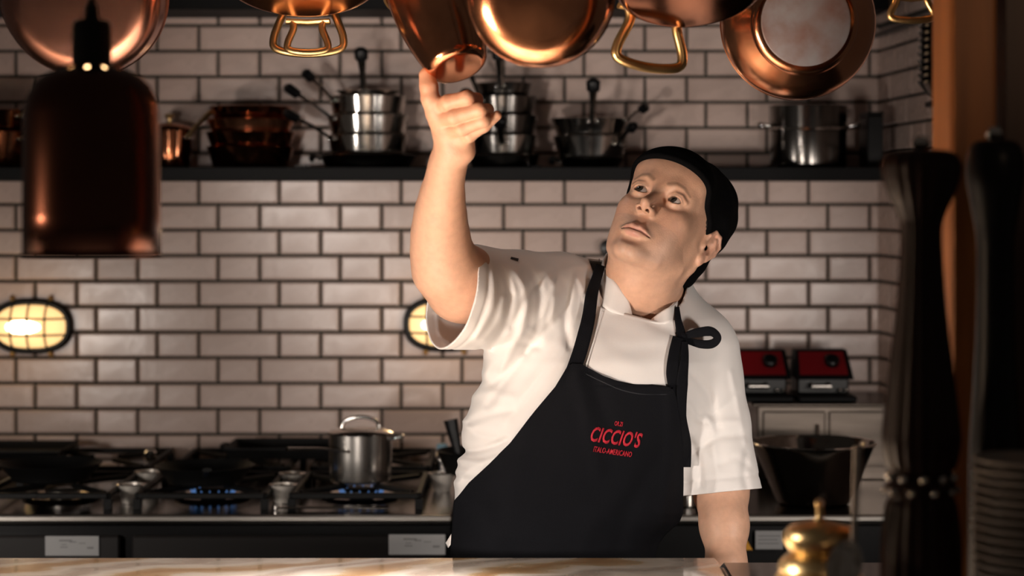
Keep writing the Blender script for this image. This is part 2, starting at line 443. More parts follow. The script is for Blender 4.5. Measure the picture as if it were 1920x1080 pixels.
# copper pots at the left
pan_on('copper_pot', -8, d, ZS, .085, .100, .085, COPPER_DARK, 'copper pot with brass handle at the far left of the shelf', GC, [(.75, -.6, .22, .10, .8)], 'pot', None, BRASS, None)
pan_on('copper_pot', -8, d, ZS + .088, .08, .095, .05, COPPER_DARK, 'shallow copper pan stacked at the far left of the shelf', GC, [(.75, -.6, .25, .09, .7)], 'pot', None, BRASS, None)
pan_on('copper_pot', 318, d, ZS, .050, .058, .09, COPPER_DARK, 'small dark copper pot right beside the heat lamp', GC, [(.6, -.4, .55, .10, .8)], 'pot', .02, BRASS, None)
z = ZS
for k, (r0, r1, h, st, lb) in enumerate([(.092, .106, .050, .040, 'bottom dark copper pan of the stack beside the steel saucepans'), (.094, .108, .045, .036, 'second copper pan from below in the stack beside the steel saucepans'),
                                  (.092, .106, .040, .036, 'third copper pan from below in the stack beside the steel saucepans'), (.088, .100, .034, .03, 'top copper pan of the stack beside the steel saucepans')]):
    pan_on('copper_pot', 470, d, z, r0, r1, h, COPPER_DARK if k != 2 else COPPER, lb, GC, [], 'pot', None, IRON, IRON); z += st
# first steel stack
def stack(px, base, tiers, words):
    z = ZS
    r0, r1, h = base
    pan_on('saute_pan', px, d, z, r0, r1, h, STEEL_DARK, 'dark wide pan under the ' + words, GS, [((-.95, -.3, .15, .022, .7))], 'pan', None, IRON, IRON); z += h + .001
    for r0, r1, h, st, hd, m, lb in tiers:
        pan_on('saucepan', px, d, z, r0, r1, h, m, lb, GS, hd, 'saucepan'); z += st
stack(690, (.105, .118, .030), [
    (.090, .098, .046, .0480, [(-.72, -.45, .42, .135, .8)], STEEL, 'lowest steel saucepan of the tall stack, handle to the left'),
    (.090, .098, .046, .0480, [(-.70, -.45, .50, .140, .8)], STEEL, 'middle steel saucepan of the tall stack, handle to the left'),
    (.086, .094, .044, .0460, [(-.62, -.40, .62, .100, .75)], STEEL, 'upper steel saucepan of the tall stack, handle up to the left'),
    (.070, .078, .012, .03, [(-.03, -.45, .85, .105, .8)], STEEL, 'shallow steel pan topping the tall stack, handle upright')], 'tall stack of steel saucepans')
stack(945, (.080, .088, .030), [
    (.074, .082, .046, .0480, [(-.05, -.75, .55, .09, .55)], STEEL, 'lowest steel saucepan of the stack behind the wrist'),
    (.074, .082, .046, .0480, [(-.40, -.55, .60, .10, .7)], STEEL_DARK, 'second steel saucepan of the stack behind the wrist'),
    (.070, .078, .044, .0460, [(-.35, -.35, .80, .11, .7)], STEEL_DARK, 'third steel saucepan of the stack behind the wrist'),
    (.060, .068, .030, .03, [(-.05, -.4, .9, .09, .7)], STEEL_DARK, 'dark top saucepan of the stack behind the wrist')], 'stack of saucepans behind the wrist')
stack(1108, (.070, .080, .022), [
    (.080, .092, .052, .0545, [(.45, -.5, .55, .07, .6)], STEEL, 'lower steel saucepan of the short stack left of the cap'),
    (.084, .098, .040, .05, [(.00, -.45, .85, .105, .75), (.75, -.45, .50, .060, .9)], STEEL, 'upper steel saucepan of the short stack, handle upright')], 'short stack left of the cap')
# stock pot
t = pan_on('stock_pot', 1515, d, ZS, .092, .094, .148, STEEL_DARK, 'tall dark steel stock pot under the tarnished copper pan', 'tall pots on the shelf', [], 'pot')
for s in (-1, 1): loop_handle(t, [(s * .094, -.03, .10), (s * .118, -.028, .105), (s * .122, 0, .107), (s * .118, .028, .105), (s * .094, .03, .10)], .004, STEEL)
MB().lathe([(.0945, .088), (.0962, .090), (.0962, .094), (.0945, .096)], 48).obj('seam_band', STEEL, t)
bx = thing('storage_box', (at(1633, 0, d).x, d, ZS), 'slim black box upright at the right end of the shelf', 'box')
MB().box((-.019, -.06, 0), (.019, .06, .125), .003).obj('case', BLACK, bx, smooth=False); MB().box((-.020, -.061, .125), (.020, .061, .133), .002).obj('cover', BLACK, bx, smooth=False)

# ---------------------------------------------------------------- bulkhead lamps
GLOW = mat('lamp_glass', (1.0, .82, .52), .3, emit=1.25, emit_col=(1.0, .60, .24))
BULB = mat('lamp_bulb', (1.0, .9, .7), .3, emit=14, emit_col=(1.0, .78, .45))
def wall_lamp(px, py, label):
    c = at(px, py, DW); t = thing('bulkhead_lamp', (c.x, DW - TT, c.z), label, 'lamp', 'oval caged wall lamps')
    A, B, n = .088, .054, 40
    def ovl(sa, sb, y): return [(A * sa * math.copysign(abs(math.cos(q)) ** .8, math.cos(q)), y, B * sb * math.copysign(abs(math.sin(q)) ** .8, math.sin(q))) for q in np.linspace(0, 2 * math.pi, n, endpoint=False)]
    MB().tube(ovl(1.06, 1.10, -.012), .010, 10, closed=True).obj('frame', BLACK, t)
    mb = MB(); rings = [ovl(1.08, 1.12, 0), ovl(1.08, 1.12, -.012)]; mb.add([p for r_ in rings for p in r_], [(i, (i + 1) % n, n + (i + 1) % n, n + i) for i in range(n)] + [tuple(range(n, 2 * n))]); mb.obj('back_plate', BLACK, t)
    mb = MB(); vs = []; m = 9
    for k in range(m):
        a = math.pi / 2 * k / (m - 1); vs += ovl(max(math.cos(a), .02), max(math.cos(a), .02), -.014 - .040 * math.sin(a))
    fs = [(k * n + i, k * n + (i + 1) % n, (k + 1) * n + (i + 1) % n, (k + 1) * n + i) for k in range(m - 1) for i in range(n)] + [tuple((m - 1) * n + i for i in range(n))]
    mb.add(vs, fs); mb.obj('glass', GLOW, t)
    mb = MB(); mb.lathe([(.018 * math.sin(q), .045 * math.cos(q)) for q in np.linspace(.02, math.pi - .02, 14)], 20); mb.xf(Matrix.Translation((-.01, -.046, 0)) @ Matrix.Rotation(math.pi / 2, 4, 'Y') @ Matrix.Diagonal((1, .75, 1, 1))); mb.obj('bright_core', BULB, t)
    def dome(u): return -.014 - .046 * math.sqrt(max(0, 1 - u * u)) - .004
    for zz in (-.020, .020):
        MB().tube([(x, dome(math.hypot(x / (A * 1.08), zz / B)), zz) for x in np.linspace(-A * .98, A * .98, 17)], .0026, 8).obj('cage_bar', BLACK, t)
    for x in (-.042, 0, .042):
        MB().tube([(x, dome(math.hypot(x / A, zz / (B * 1.1))), zz) for zz in np.linspace(-B * 1.05, B * 1.05, 15)], .0026, 8).obj('cage_bar', BLACK, t)
    for x in (-.046, .046):
        for s in (-1, 1): MB().tube([(x, -.004, s * .056), (x * 1.03, -.012, s * .068), (x * 1.05, -.006, s * .071)], .0065, 8).obj('lug', BRASS, t)
    l = lamp('lamp_light', 'POINT', (0, -.13, 0), .28, (1.0, .68, .36), .05); l.parent = t
    return t
wall_lamp(62, 611, 'glowing oval caged wall lamp at the left edge, over the stove')
wall_lamp(834, 607, 'glowing oval caged wall lamp half hidden behind the white sleeve')
for px, py, r, lb in ((1138, 464, .021, 'black round tap on the tiles beside the chin'), (1290, 562, .020, 'black tap on the tiles behind the tied shoulder strap')):
    c = at(px, py, DW); t = thing('wall_tap', (c.x, DW - TT, c.z), lb, 'tap')
    mb = MB(); mb.lathe([(1e-4, 0), (r * .8, 0), (r * .8, .006), (r * .4, .010), (r * .4, .022), (r * .9, .028), (r, .038), (r * .8, .047), (1e-4, .05)], 28).xf(Matrix.Rotation(math.pi / 2, 4, 'X')); mb.obj('knob_body', BLACK, t)
    MB().tube([(0, -.04, 0), (0, -.046, -r * .9)], .004, 8).obj('lever', BLACK, t)

# ---------------------------------------------------------------- side wall: rail and nested bowls
s0 = q0 + SIDE * .03; s1 = q0 + SIDE * .95; zr = at(0, 69, DW).z
t = thing('utensil_rail', ((s0 + s1) / 2 - nrm * .02) + Vector((0, 0, zr)), 'black utensil rail running along the tiled side wall', 'rail')
MB().tube([s0 - nrm * .02 + Vector((0, 0, zr)) - t.location, s1 - nrm * .02 + Vector((0, 0, zr)) - t.location], .007, 10).obj('bar', BLACK, t)
MB().tube([s0 - nrm * .012 + Vector((0, 0, zr + .018)) - t.location, s1 - nrm * .012 + Vector((0, 0, zr + .018)) - t.location], .004, 8).obj('back_bar', BLACK, t)
for k in range(4):
    p = s0.lerp(s1, (k + .3) / 4) + Vector((0, 0, zr)) - t.location; MB().tube([p - nrm * .02, p - nrm * .004], .005, 8).obj('bracket', BLACK, t)
cb = at(1786, 0, 4.46); zb0 = at(0, 189, 4.46).z
t = thing('wall_bracket', (cb.x, 4.46, zb0 - .012), 'small dark wall bracket under the nested bowls', 'bracket')
MB().box((-.05, -.05, 0), (.02, .05, .012), .002).obj('plate', BLACK, t, smooth=False); MB().tube([(.015, 0, .0), (.015, 0, -.05)], .006, 8).obj('arm', BLACK, t)
ORD = ['first', 'second', 'third', 'fourth', 'fifth', 'sixth', 'seventh', 'eighth', 'ninth', 'tenth', 'eleventh', 'twelfth', 'thirteenth', 'fourteenth', 'fifteenth', 'sixteenth', 'seventeenth', 'eighteenth', 'nineteenth', 'twentieth', 'twenty-first', 'twenty-second', 'twenty-third', 'twenty-fourth', 'twenty-fifth', 'twenty-sixth']
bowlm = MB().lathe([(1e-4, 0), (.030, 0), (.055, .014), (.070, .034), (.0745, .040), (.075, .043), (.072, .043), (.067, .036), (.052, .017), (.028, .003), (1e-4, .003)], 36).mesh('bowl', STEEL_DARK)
for k in range(10):
    obj('metal_bowl', bowlm, None, ORD[9 - k] + ' dark metal bowl from the top of the nested stack on the side wall', 'bowl', 'nested bowls on the side wall', None, (cb.x, 4.46, zb0 + .0155 * k))

# ---------------------------------------------------------------- stove and bench
ZT = .899; DF = 4.18
x1 = at(848, 0, DF).x
def front_unit(name, xa, xb, label, cat, tagx, door):
    t = thing(name, ((xa + xb) / 2, (DF + DW) / 2, 0), label, cat); c = t.location
    def bx(nm, lo, hi, m, b=.003): return MB().box((lo[0] - c.x, lo[1] - c.y, lo[2]), (hi[0] - c.x, hi[1] - c.y, hi[2]), b).obj(nm, m, t, smooth=False)
    bx('body', (xa, DF + .012, .0), (xb, DW - TT - .004, ZT - .022), BLACK)
    bx('top', (xa, DF, ZT - .022), (xb, DW - TT - .004, ZT), STEEL_DARK, .002)
    bx('front_trim', (xa, DF - .012, ZT - .014), (xb, DF, ZT - .0005), STEEL_BRUSHED, .003)
    for k, (a, b_) in enumerate(door):
        dd_ = bx('oven_door', (a, DF - .006, .25), (b_, DF + .012, at(0, 1004, DF).z), mat('enamel_grey', (.018, .016, .0155), .5, spec=.3), .004)
        MB().tube([(a + .04 - c.x, DF - .035 - c.y, .74), (b_ - .04 - c.x, DF - .035 - c.y, .74)], .009, 10).obj('door_handle', STEEL, dd_)
    return t
xl = -1.75
stove = front_unit('gas_stove', xl, x1 - .002, 'long black gas stove with steel front trim, left of the cook', 'stove', 0, [(-.775, -.14), (-1.45, -.80)])
bench = front_unit('work_bench', x1 + .002, XC - .03, 'black work bench with thin steel edge behind the bare forearm', 'bench', 0, [])
def plate(px0, px1, py0, py1, label, bright, marks):
    a = at(px0, py1, DF - .008); b_ = at(px1, py0, DF - .008); t = thing('paper_tag', ((a.x + b_.x) / 2, DF - .0075, a.z), label, 'tag', 'printed tags on the stove front')
    w = (b_.x - a.x) / 2; h = b_.z - a.z
    MB().box((-w, -.0025, 0), (w, 0, h), .0008).obj('card', mat('card_%s' % bright, (bright,) * 3, .5, .0), t, smooth=False)
    for (u0, u1, v0, th) in marks:
        MB().box((-w + 2 * w * u0, -.0030, h * v0), (-w + 2 * w * u1, -.0024, h * (v0 + th))).obj('print_line', mat('grey_print_%s' % bright, (bright * .55,) * 3, .6), t, smooth=False)
MK = [(.26, .50, .74, .08), (.45, .58, .68, .06), (.28, .42, .42, .05), (.62, .75, .62, .04), (.78, .90, .36, .10), (.30, .40, .56, .04)]
plate(85, 186, 1005, 1042, 'grey printed tag at the left end of the stove front', .40, MK)
plate(729, 835, 1002, 1040, 'pale printed tag on the stove front beside the apron', .62, MK)
plate(1416, 1468, 995, 1030, 'small grey printed tag on the bench front, right of the forearm', .34, [(.1, .9, .7, .05), (.1, .8, .5, .05), (.1, .85, .3, .05)])
a = at(1398, 1031, DF - .008); t = thing('warning_sticker', (a.x, DF - .0075, a.z), 'yellow triangular sticker on the bench front beside the forearm', 'sticker')
mb = MB(); mb.add([(-.016, 0, 0), (.014, 0, 0), (-.001, 0, .026), (-.016, -.002, 0), (.014, -.002, 0), (-.001, -.002, .026)], [(0, 1, 2), (3, 4, 5), (0, 1, 4, 3), (1, 2, 5, 4), (2, 0, 3, 5)]); mb.obj('sticker_face', mat('sticker_yellow', (.75, .34, .02), .5), t, smooth=False)

# burners and grates
FL = mat('gas_flame', (.1, .3, 1.0), .5, emit=.28, emit_col=(.22, .48, 1.0))
BURN = [(-1.40, 4.42), (-1.40, 4.86), (-.97, 4.42), (-.97, 4.86), (-.645, 4.42), (-.645, 4.86), (-.325, 4.42), (-.325, 4.86)]
def grate(x, y, label, w=.132):
    t = thing('pan_grate', (x, y, ZT + .0006), label, 'grate', 'cast iron grates on the stove'); h = .034
    for s in (-1, 1):
        MB().box((-w, s * (w + .04) - .006, h - .012), (w, s * (w + .04) + .006, h), .002).obj('frame_bar', IRON, t, smooth=False)
        MB().box((s * w - .006, -w - .04, h - .012), (s * w + .006, w + .04, h), .002).obj('frame_bar', IRON, t, smooth=False)
    for k in range(4):
        a = math.pi / 4 + k * math.pi / 2
        MB().tube([(math.cos(a) * .045, math.sin(a) * .045, h - .004), (math.cos(a) * w * 1.25, math.sin(a) * (w + .02) * 1.25, h - .006)], .0065, 8).obj('finger_bar', IRON, t)
    for sx in (-1, 1):
        for sy in (-1, 1): MB().box((sx * w - .008, sy * (w + .04) - .008, 0), (sx * w + .008, sy * (w + .04) + .008, h - .012)).obj('foot', IRON, t, smooth=False)
    return t
def burner(x, y, label, lit):
    t = thing('gas_burner', (x, y, ZT + .0006), label, 'burner', 'burners of the stove')
    MB().lathe([(1e-4, .002), (.075, .002), (.085, .006), (.078, .001), (1e-4, .0005)], 32).obj('drip_bowl', STEEL, t)
    MB().lathe([(1e-4, .020), (.030, .020), (.038, .016), (.038, .010), (.028, .006), (.026, .0), (1e-4, 0)], 32).obj('cap', IRON if lit else STEEL_BRUSHED, t)
    if lit:
        for k in range(16):
            a = k * math.pi / 8; c, s = math.cos(a), math.sin(a)
            MB().tube([(c * .037, s * .037, .010), (c * .046, s * .046, .013), (c * .050, s * .050, .021)], [.0022, .0026, .0004], 6).obj('flame', FL, t)
    return t
wh = ['far left front', 'far left back', 'left front', 'left back', 'middle front', 'middle back', 'right front', 'right back']
for k, (x, y) in enumerate(BURN):
    grate(x, y, 'cast iron grate at the %s of the stove' % wh[k]); burner(x, y, 'gas burner at the %s of the stove%s' % (wh[k], ', lit blue' if k in (4, 6) else ''), k in (4, 6))
zg = ZT + .0355
# pot on the right front burner
c = at(676, 0, 4.42); rp = .069
t = thing('steel_pot', (c.x, 4.42, zg), 'shiny steel pot with lid and loop handle on the stove', 'pot')
MB().lathe(cup(.067, .069, .104, .002, .008), 56).obj('body', mat('pot_steel', (.70, .66, .61), .24, 1), t, angle=30)
l = MB().lathe([(.071, .104), (.0715, .107), (.066, .110), (.035, .117), (1e-4, .119)], 56).obj('lid', STEEL, t)
loop_handle(l, [(-.040, 0, .114), (-.034, 0, .130), (-.012, 0, .138), (.012, 0, .138), (.034, 0, .130), (.040, 0, .114)], .004, STEEL)
long_handle(t, (-.030, -.062, .072), (-.145, -.12, .084), .0085, STEEL, None)
rivets(t, [(-.022, -.067, .072), (-.042, -.058, .072)], .004, STEEL)
loop_handle(t, [(.062, -.02, .092), (.088, -.02, .098), (.090, .01, .098), (.064, .016, .092)], .0035, STEEL)
# black roasting trays at the back
def tray(px0, px1, y0, y1, d, label):
    a = at(px0, y1, d); b_ = at(px1, y0, d); w = (b_.x - a.x) / 2; hz = b_.z - zg
    t = thing('roasting_tray', ((a.x + b_.x) / 2, d, zg), label, 'tray', 'black trays on the stove'); e = .10; mb = MB(); th = .004
    def ring(s, z, g): return [(-w * s + g, -e * s + g, z), (w * s - g, -e * s + g, z), (w * s - g, e * s - g, z), (-w * s + g, e * s - g, z)]
    vs = ring(.93, 0, 0) + ring(1, hz, 0) + ring(1, hz, th) + ring(.93, th, th)
    fs = [(0, 1, 2, 3), (12, 13, 14, 15)] + [(4 * q + i, 4 * q + (i + 1) % 4, 4 * q + 4 + (i + 1) % 4, 4 * q + 4 + i) for q in range(3) for i in range(4)]
    mb.add(vs, fs); mb.obj('pan_body', IRON, t, smooth=False)
    MB().tube([v for v in ring(1.005, hz, 0)], .0035, 8, closed=True).obj('rolled_rim', IRON, t)
    for s in (-1, 1): loop_handle(t, [(s * w, -.03, hz * .8), (s * (w + .018), -.028, hz * .9), (s * (w + .018), .028, hz * .9), (s * w, .03, hz * .8)], .004, IRON)
    return t
tray(-60, 128, 838, 890, 4.90, 'black roasting tray at the back left of the stove')
tray(432, 640, 833, 890, 4.90, 'black roasting tray behind the lidded steel pot')
def skillet(x, y, r, hv, label):
    t = thing('skillet', (x, y, zg), label, 'skillet', 'iron skillets on the front burners')
    MB().lathe(cup(r * .78, r, .036, .003, .01), 44).obj('body', IRON, t, angle=30)
    v = Vector(hv).normalized(); a = Vector((v.x, v.y, 0)).normalized() * (r - .004) + Vector((0, 0, .028)); long_handle(t, a, a + v * .17, .010, IRON, None)
    return t
skillet(-.66, 4.40, .105, (.1, -.6, .12), 'black iron skillet on the middle front burner')
skillet(-1.00, 4.44, .110, (-.7, -.3, .2), 'black iron skillet on the left front burner')
# leaning pan behind the cook's waist
c = at(862, 0, 4.55)
t = thing('handled_pan', (c.x + .04, 4.55, zg), 'black pan with raised handle showing beside the white jacket', 'pan')
MB().lathe(cup(.075, .09, .05, .003, .01), 40).obj('body', IRON, t, angle=30)
hp = at(845, 787, 4.50) - t.location; MB().tube([(-.04, -.06, .04), Vector((-.04, -.06, .04)).lerp(hp, .5), hp], [.008, .012, .016], 12).obj('handle', BLACK, t)
# bottle with blue cap, tongs, steel bars
c = at(829, 0, 4.72); t = thing('steel_shaker', (c.x, 4.72, ZT + .0), 'small steel shaker with a pale blue top beside the pot', 'shaker')
MB().lathe([(1e-4, 0), (.016, 0), (.017, .04), (.015, .06), (.012, .065), (1e-4, .066)], 24).obj('body', STEEL, t); MB().lathe([(1e-4, .066), (.013, .066), (.013, .078), (.010, .082), (1e-4, .083)], 24).obj('cap', mat('blue_cap', (.30, .50, .62), .4), t)
c = at(620, 0, 4.24); t = thing('kitchen_tongs', (c.x, 4.235, ZT + .006), 'long steel tongs lying along the front of the stove', 'tongs')
for s in (-1, 1): MB().tube([(-.11, s * .002, 0), (0, s * .010, .001), (.12, s * .016, 0)], .0045, 8, flat=(1, .5)).obj('arm', STEEL, t)
MB().lathe([(1e-4, -.004), (.006, -.004), (.006, .004), (1e-4, .004)], 12, c=(-.112, 0, 0)).obj('pivot', STEEL, t)
c = at(108, 878, 4.78); t = thing('brass_bar', (c.x, 4.60, zg), 'short brass edged bar glowing in front of the left black tray', 'bar'); MB().box((-.033, -.006, 0), (.033, .006, .012), .002).obj('bar_body', BRASS, t, smooth=False)
MB().box((-.028, -.007, .004), (.028, -.006, .008)).obj('inlay', BRASS, t, smooth=False)
# small steel dishes between the burners
for xx, dd, r, lb in ((-.8075, 4.34, .026, 'small steel dish between the left burners, nearest the front'), (-.8075, 4.55, .026, 'small steel dish between the left burners, further back'), (-.485, 4.34, .025, 'small steel dish between the middle burners, nearest the front'),
                      (-.485, 4.52, .025, 'small steel dish between the middle burners, further back'), (-.155, 4.52, .026, 'small steel dish at the right of the steel pot')):
    t = thing('steel_dish', (xx, dd, ZT + .0006), lb, 'dish', 'small dishes on the stove')
    MB().lathe([(1e-4, 0), (r * .7, 0), (r, .038), (r + .003, .040), (r - .002, .040), (r * .66, .003), (1e-4, .003)], 32).obj('dish_body', mat('satin_aluminium', (.80, .74, .67), .42, .55), t)
    MB().lathe([(r + .002, .0385), (r + .005, .040), (r + .002, .0415)], 32).obj('rolled_rim', STEEL, t)
c = at(282, 0, 4.80); t = thing('burner_knob', (c.x, 4.80, ZT), 'small steel knob standing between the back burners', 'knob'); MB().lathe([(1e-4, 0), (.006, 0), (.006, .03), (.014, .035), (.015, .052), (.010, .058), (1e-4, .059)], 20).obj('stem', STEEL, t); MB().lathe([(.0152, .040), (.0162, .042), (.0152, .046)], 20).obj('grip_ring', STEEL_DARK, t)

# ---------------------------------------------------------------- right of the cook: steel unit, red-fronted irons, big bowl
STEEL_DULL = mat('dull_steel', (.12, .10, .085), .34, 1, var=.25, vscale=5, stretch=(1, 1, 8))
xa = at(1421, 0, 4.70).x; zu = at(0, 757, 4.70).z
t = thing('steel_cabinet', ((xa + .9) / 2, 4.83, ZT), 'low brushed steel cabinet at the back of the bench under the red machines', 'cabinet'); c = t.location
def bx(nm, lo, hi, m, b=.003): return MB().box((lo[0] - c.x, lo[1] - c.y, lo[2] - c.z), (hi[0] - c.x, hi[1] - c.y, hi[2] - c.z), b).obj(nm, m, t, smooth=False)
bx('body', (xa, 4.71, ZT), (.9, 4.98, zu - .006), STEEL_DULL); bx('top', (xa - .012, 4.70, zu - .006), (.905, 4.985, zu), STEEL_DULL, .002)
bx('door', (xa + .012, 4.704, ZT + .03), (.72, 4.712, zu - .018), STEEL_DULL); bx('door', (.728, 4.704, ZT + .03), (.89, 4.712, zu - .018), STEEL_DULL)
MB().tube([(.70 - c.x, 4.692 - c.y, .05), (.70 - c.x, 4.692 - c.y, .13)], .004, 8).obj('door_handle', STEEL, t)
RED = mat('red_panel', (.19, .003, .007), .4)
def machine(px, label):
    z0 = zu; c = at(px, 0, 4.80); t = thing('waffle_iron', (c.x, 4.80, z0), label, 'waffle iron', 'red-fronted irons on the steel cabinet')
    zt = at(0, 660, 4.76).z - z0; w = .060
    MB().box((-w - .004, -.085, .001), (w + .010, .09, .016), .004).obj('base', BLACK_MATT, t, smooth=False)
    MB().box((-w, -.03, .016), (w, .09, .055), .004).obj('lower_plate', BLACK, t, smooth=False)
    mb = MB(); vs = [(-w - .004, -.04, .050), (w + .010, -.04, .050), (w + .004, .03, zt), (-w + .004, .03, zt), (-w - .004, .09, .050), (w + .010, .09, .050), (w + .004, .09, zt), (-w + .004, .09, zt)]
    mb.add(vs, [(0, 1, 2, 3), (5, 4, 7, 6), (3, 2, 6, 7), (0, 3, 7, 4), (1, 5, 6, 2), (0, 4, 5, 1)]); h = mb.obj('housing', BLACK_MATT, t, smooth=False)
    def onf(u, v, off):  # point on the sloping front
        y = -.04 + .07 * v; zz = .050 + (zt - .050) * v; return Vector((u, y, zz)) + Vector((0, -(zt - .05), .07)).normalized() * off
    f = [onf(-w + .006, .16, .002), onf(w - .002, .16, .002), onf(w - .006, .92, .002), onf(-w + .010, .92, .002)]; b0 = [v - Vector((0, -(zt - .05), .07)).normalized() * .003 for v in f]
    MB().add(f + b0, [(0, 1, 2, 3)] + [(i, (i + 1) % 4, 4 + (i + 1) % 4, 4 + i) for i in range(4)]).obj('red_panel', RED, t, smooth=False)
    n = Vector((0, -(zt - .05), .07)).normalized(); mb = MB(); mb.lathe([(1e-4, 0), (.0175, 0), (.0170, .012), (.014, .015), (1e-4, .016)], 28).xf(aim_matrix(n, onf(.024, .55, .002))); mb.obj('dial', BLACK, t)
    for x in (.035, .050): MB().lathe([(.0045 * math.sin(q), .0045 * math.cos(q)) for q in np.linspace(.02, math.pi - .02, 8)], 12, c=(x, -.048, .026)).obj('pilot_button', STEEL, t)
    MB().tube([(-.03, -.03, .040), (-.03, -.075, .036), (.01, -.075, .036), (.01, -.03, .040)], .005, 8).obj('front_handle', STEEL_DARK, t)
    return t
machine(1424, 'black waffle iron with red panel, half covered by the white sleeve'); machine(1540, 'black waffle iron with red panel, nearer the corner')
c = at(1525, 0, 4.335); zbch = ZT + .0
t = thing('mixing_bowl', (c.x, 4.335, zbch), 'large tapered steel mixing bowl standing on the bench', 'bowl')
MB().lathe([(1e-4, 0), (.070, 0), (.078, .006), (.127, .122), (.131, .127), (.1315, .130), (.128, .131), (.125, .127), (.124, .122), (.075, .010), (.066, .005), (1e-4, .005)], 64).obj('body', mat('bowl_steel', (.26, .24, .22), .12, 1), t)
MB().tube([(.1305 * math.cos(q), .1305 * math.sin(q), .129) for q in np.linspace(0, 2 * math.pi, 64, endpoint=False)], .0025, 8, closed=True).obj('rolled_rim', STEEL, t)
c = at(1285, 0, 4.30); t = thing('steel_can', (c.x, 4.30, zbch), 'steel canister behind the hanging apron tie', 'can'); MB().lathe(cup(.030, .030, .085, .002, .004), 32).obj('body', STEEL, t); MB().lathe([(.0315, .085), (.0325, .088), (.02, .094), (1e-4, .095)], 32).obj('lid', COPPER_DARK, t)

# ---------------------------------------------------------------- serving pass in front
ZC = at(0, 1045, 3.05).z
def marble():
    m = mat('streaked_marble', (.74, .66, .56), .10, coat=.5); nt = m.node_tree; L = nt.links; p = nt.nodes['Principled BSDF']
    tc = [q for q in nt.nodes if q.type == 'TEX_COORD'][0]
    mp = nt.nodes.new('ShaderNodeMapping'); mp.inputs['Rotation'].default_value = (0, 0, .55); mp.inputs['Scale'].default_value = (1.0, 1.6, 1); L.new(tc.outputs['Object'], mp.inputs['Vector'])
    w = nt.nodes.new('ShaderNodeTexWave'); w.inputs['Scale'].default_value = 1.5; w.inputs['Distortion'].default_value = 9; w.inputs['Detail'].default_value = 4; w.inputs['Detail Scale'].default_value = 1.6; L.new(mp.outputs[0], w.inputs['Vector'])
    r = nt.nodes.new('ShaderNodeValToRGB'); e = r.color_ramp.elements
    e[0].position = 0; e[0].color = (.32, .19, .09, 1); e[1].position = .22; e[1].color = (.44, .33, .21, 1)
    for ps, c in ((.34, (.50, .43, .35, 1)), (.7, (.55, .50, .44, 1)), (1, (.36, .30, .25, 1))): q = e.new(ps); q.color = c
    L.new(w.outputs['Fac'], r.inputs[0]); L.new(r.outputs[0], p.inputs['Base Color']); return m
MARBLE = marble()
xm = at(1346, 0, 3.05).x
t = thing('marble_counter', (0, 2.65, 0), 'glossy streaked marble counter of the serving pass in the foreground', 'counter')
MB().box((-1.9, -.43, ZC - .04), (xm, .40, ZC), .006).obj('worktop', MARBLE, t, smooth=False)
MB().box((-1.88, -.40, 0), (xm - .004, .34, ZC - .04), .004).obj('base', BLACK_MATT, t, smooth=False)
t = thing('black_counter', (xm + .5, 2.80, 0), 'black stone counter end right of the marble', 'counter')
MB().box((-.498, -.30, ZC - .05), (.6, .245, ZC - .006), .006).obj('worktop', mat('black_stone', (.012, .012, .012), .12), t, smooth=False)
MB().box((-.494, -.26, 0), (.6, .22, ZC - .05), .004).obj('base', BLACK_MATT, t, smooth=False)
ZL = 1.062; LD0, LD1 = 1.86, 2.19
t = thing('service_ledge', (.55, (LD0 + LD1) / 2, 0), 'dark wooden service ledge carrying the mills and saucers, right foreground', 'ledge')
hd = (LD1 - LD0) / 2
MB().box((-.37, -hd, ZL - .03), (.55, hd, ZL), .004).obj('top', WOOD_DARK, t, smooth=False); MB().box((-.35, -hd + .02, 0), (.53, hd - .02, ZL - .03), .004).obj('base', WOOD_DARK, t, smooth=False)

# pepper mills
def mill(px, d, prof_px, m, label, flutes=0, beads=()):
    """prof_px: (half width px, row px) from the top down"""
    c = at(px, 0, d); t = thing('pepper_mill', (c.x, d, ZL), label, 'mill', 'tall pepper mills on the ledge'); k = d / F
    pr = [(w * k, max(at(0, y, d).z - ZL, 0)) for w, y in prof_px]; n = 72; mb = MB()
    sp = spline(pr, 5); vs = []; fs = []
    for r, z in sp:
        for q in range(n):
            a = 2 * math.pi * q / n; g = 1 + (flutes and .035 * math.cos(a * flutes)); vs.append((max(r, 1e-4) * g * math.cos(a), max(r, 1e-4) * g * math.sin(a), z))
    for i in range(len(sp) - 1):
        for q in range(n): fs.append((i * n + q, i * n + (q + 1) % n, (i + 1) * n + (q + 1) % n, (i + 1) * n + q))
    fs.append(tuple((len(sp) - 1) * n + q for q in range(n)))
    mb.add(vs, fs); b_ = mb.obj('body', m, t, angle=60)
    for (hw, y, r) in beads:
        z = at(0, y, d).z - ZL; rr = hw * k
        for q in range(10):
            a = q * math.pi / 5 + (.2 if r > .004 else .5); MB().lathe([(r * math.sin(u), r * math.cos(u)) for u in np.linspace(.02, math.pi - .02, 7)], 10, c=(rr * math.cos(a), rr * math.sin(a), z)).obj('stud', STEEL, b_)
    top = pr[0][1]; MB().lathe([(1e-4, top - .004), (.006, top - .003), (.010, top + .006), (.006, top + .013), (1e-4, top + .014)], 20).obj('finial', STEEL, t)
    return t
mill(1727, 2.06, [(8, 281), (50, 283), (70, 300), (72, 325), (62, 360), (45, 400), (38, 430), (40, 500), (48, 600), (60, 700), (70, 790), (72, 830), (64, 870), (52, 890), (58, 900), (66, 915), (60, 930), (66, 950), (72, 1000), (74, 1060), (74, 1110), (74, 1180)], WOOD_DARK,
     'dark brown fluted pepper mill with bulbous head before the wooden post', 18, [(60, 893, .005), (66, 918, .004)])
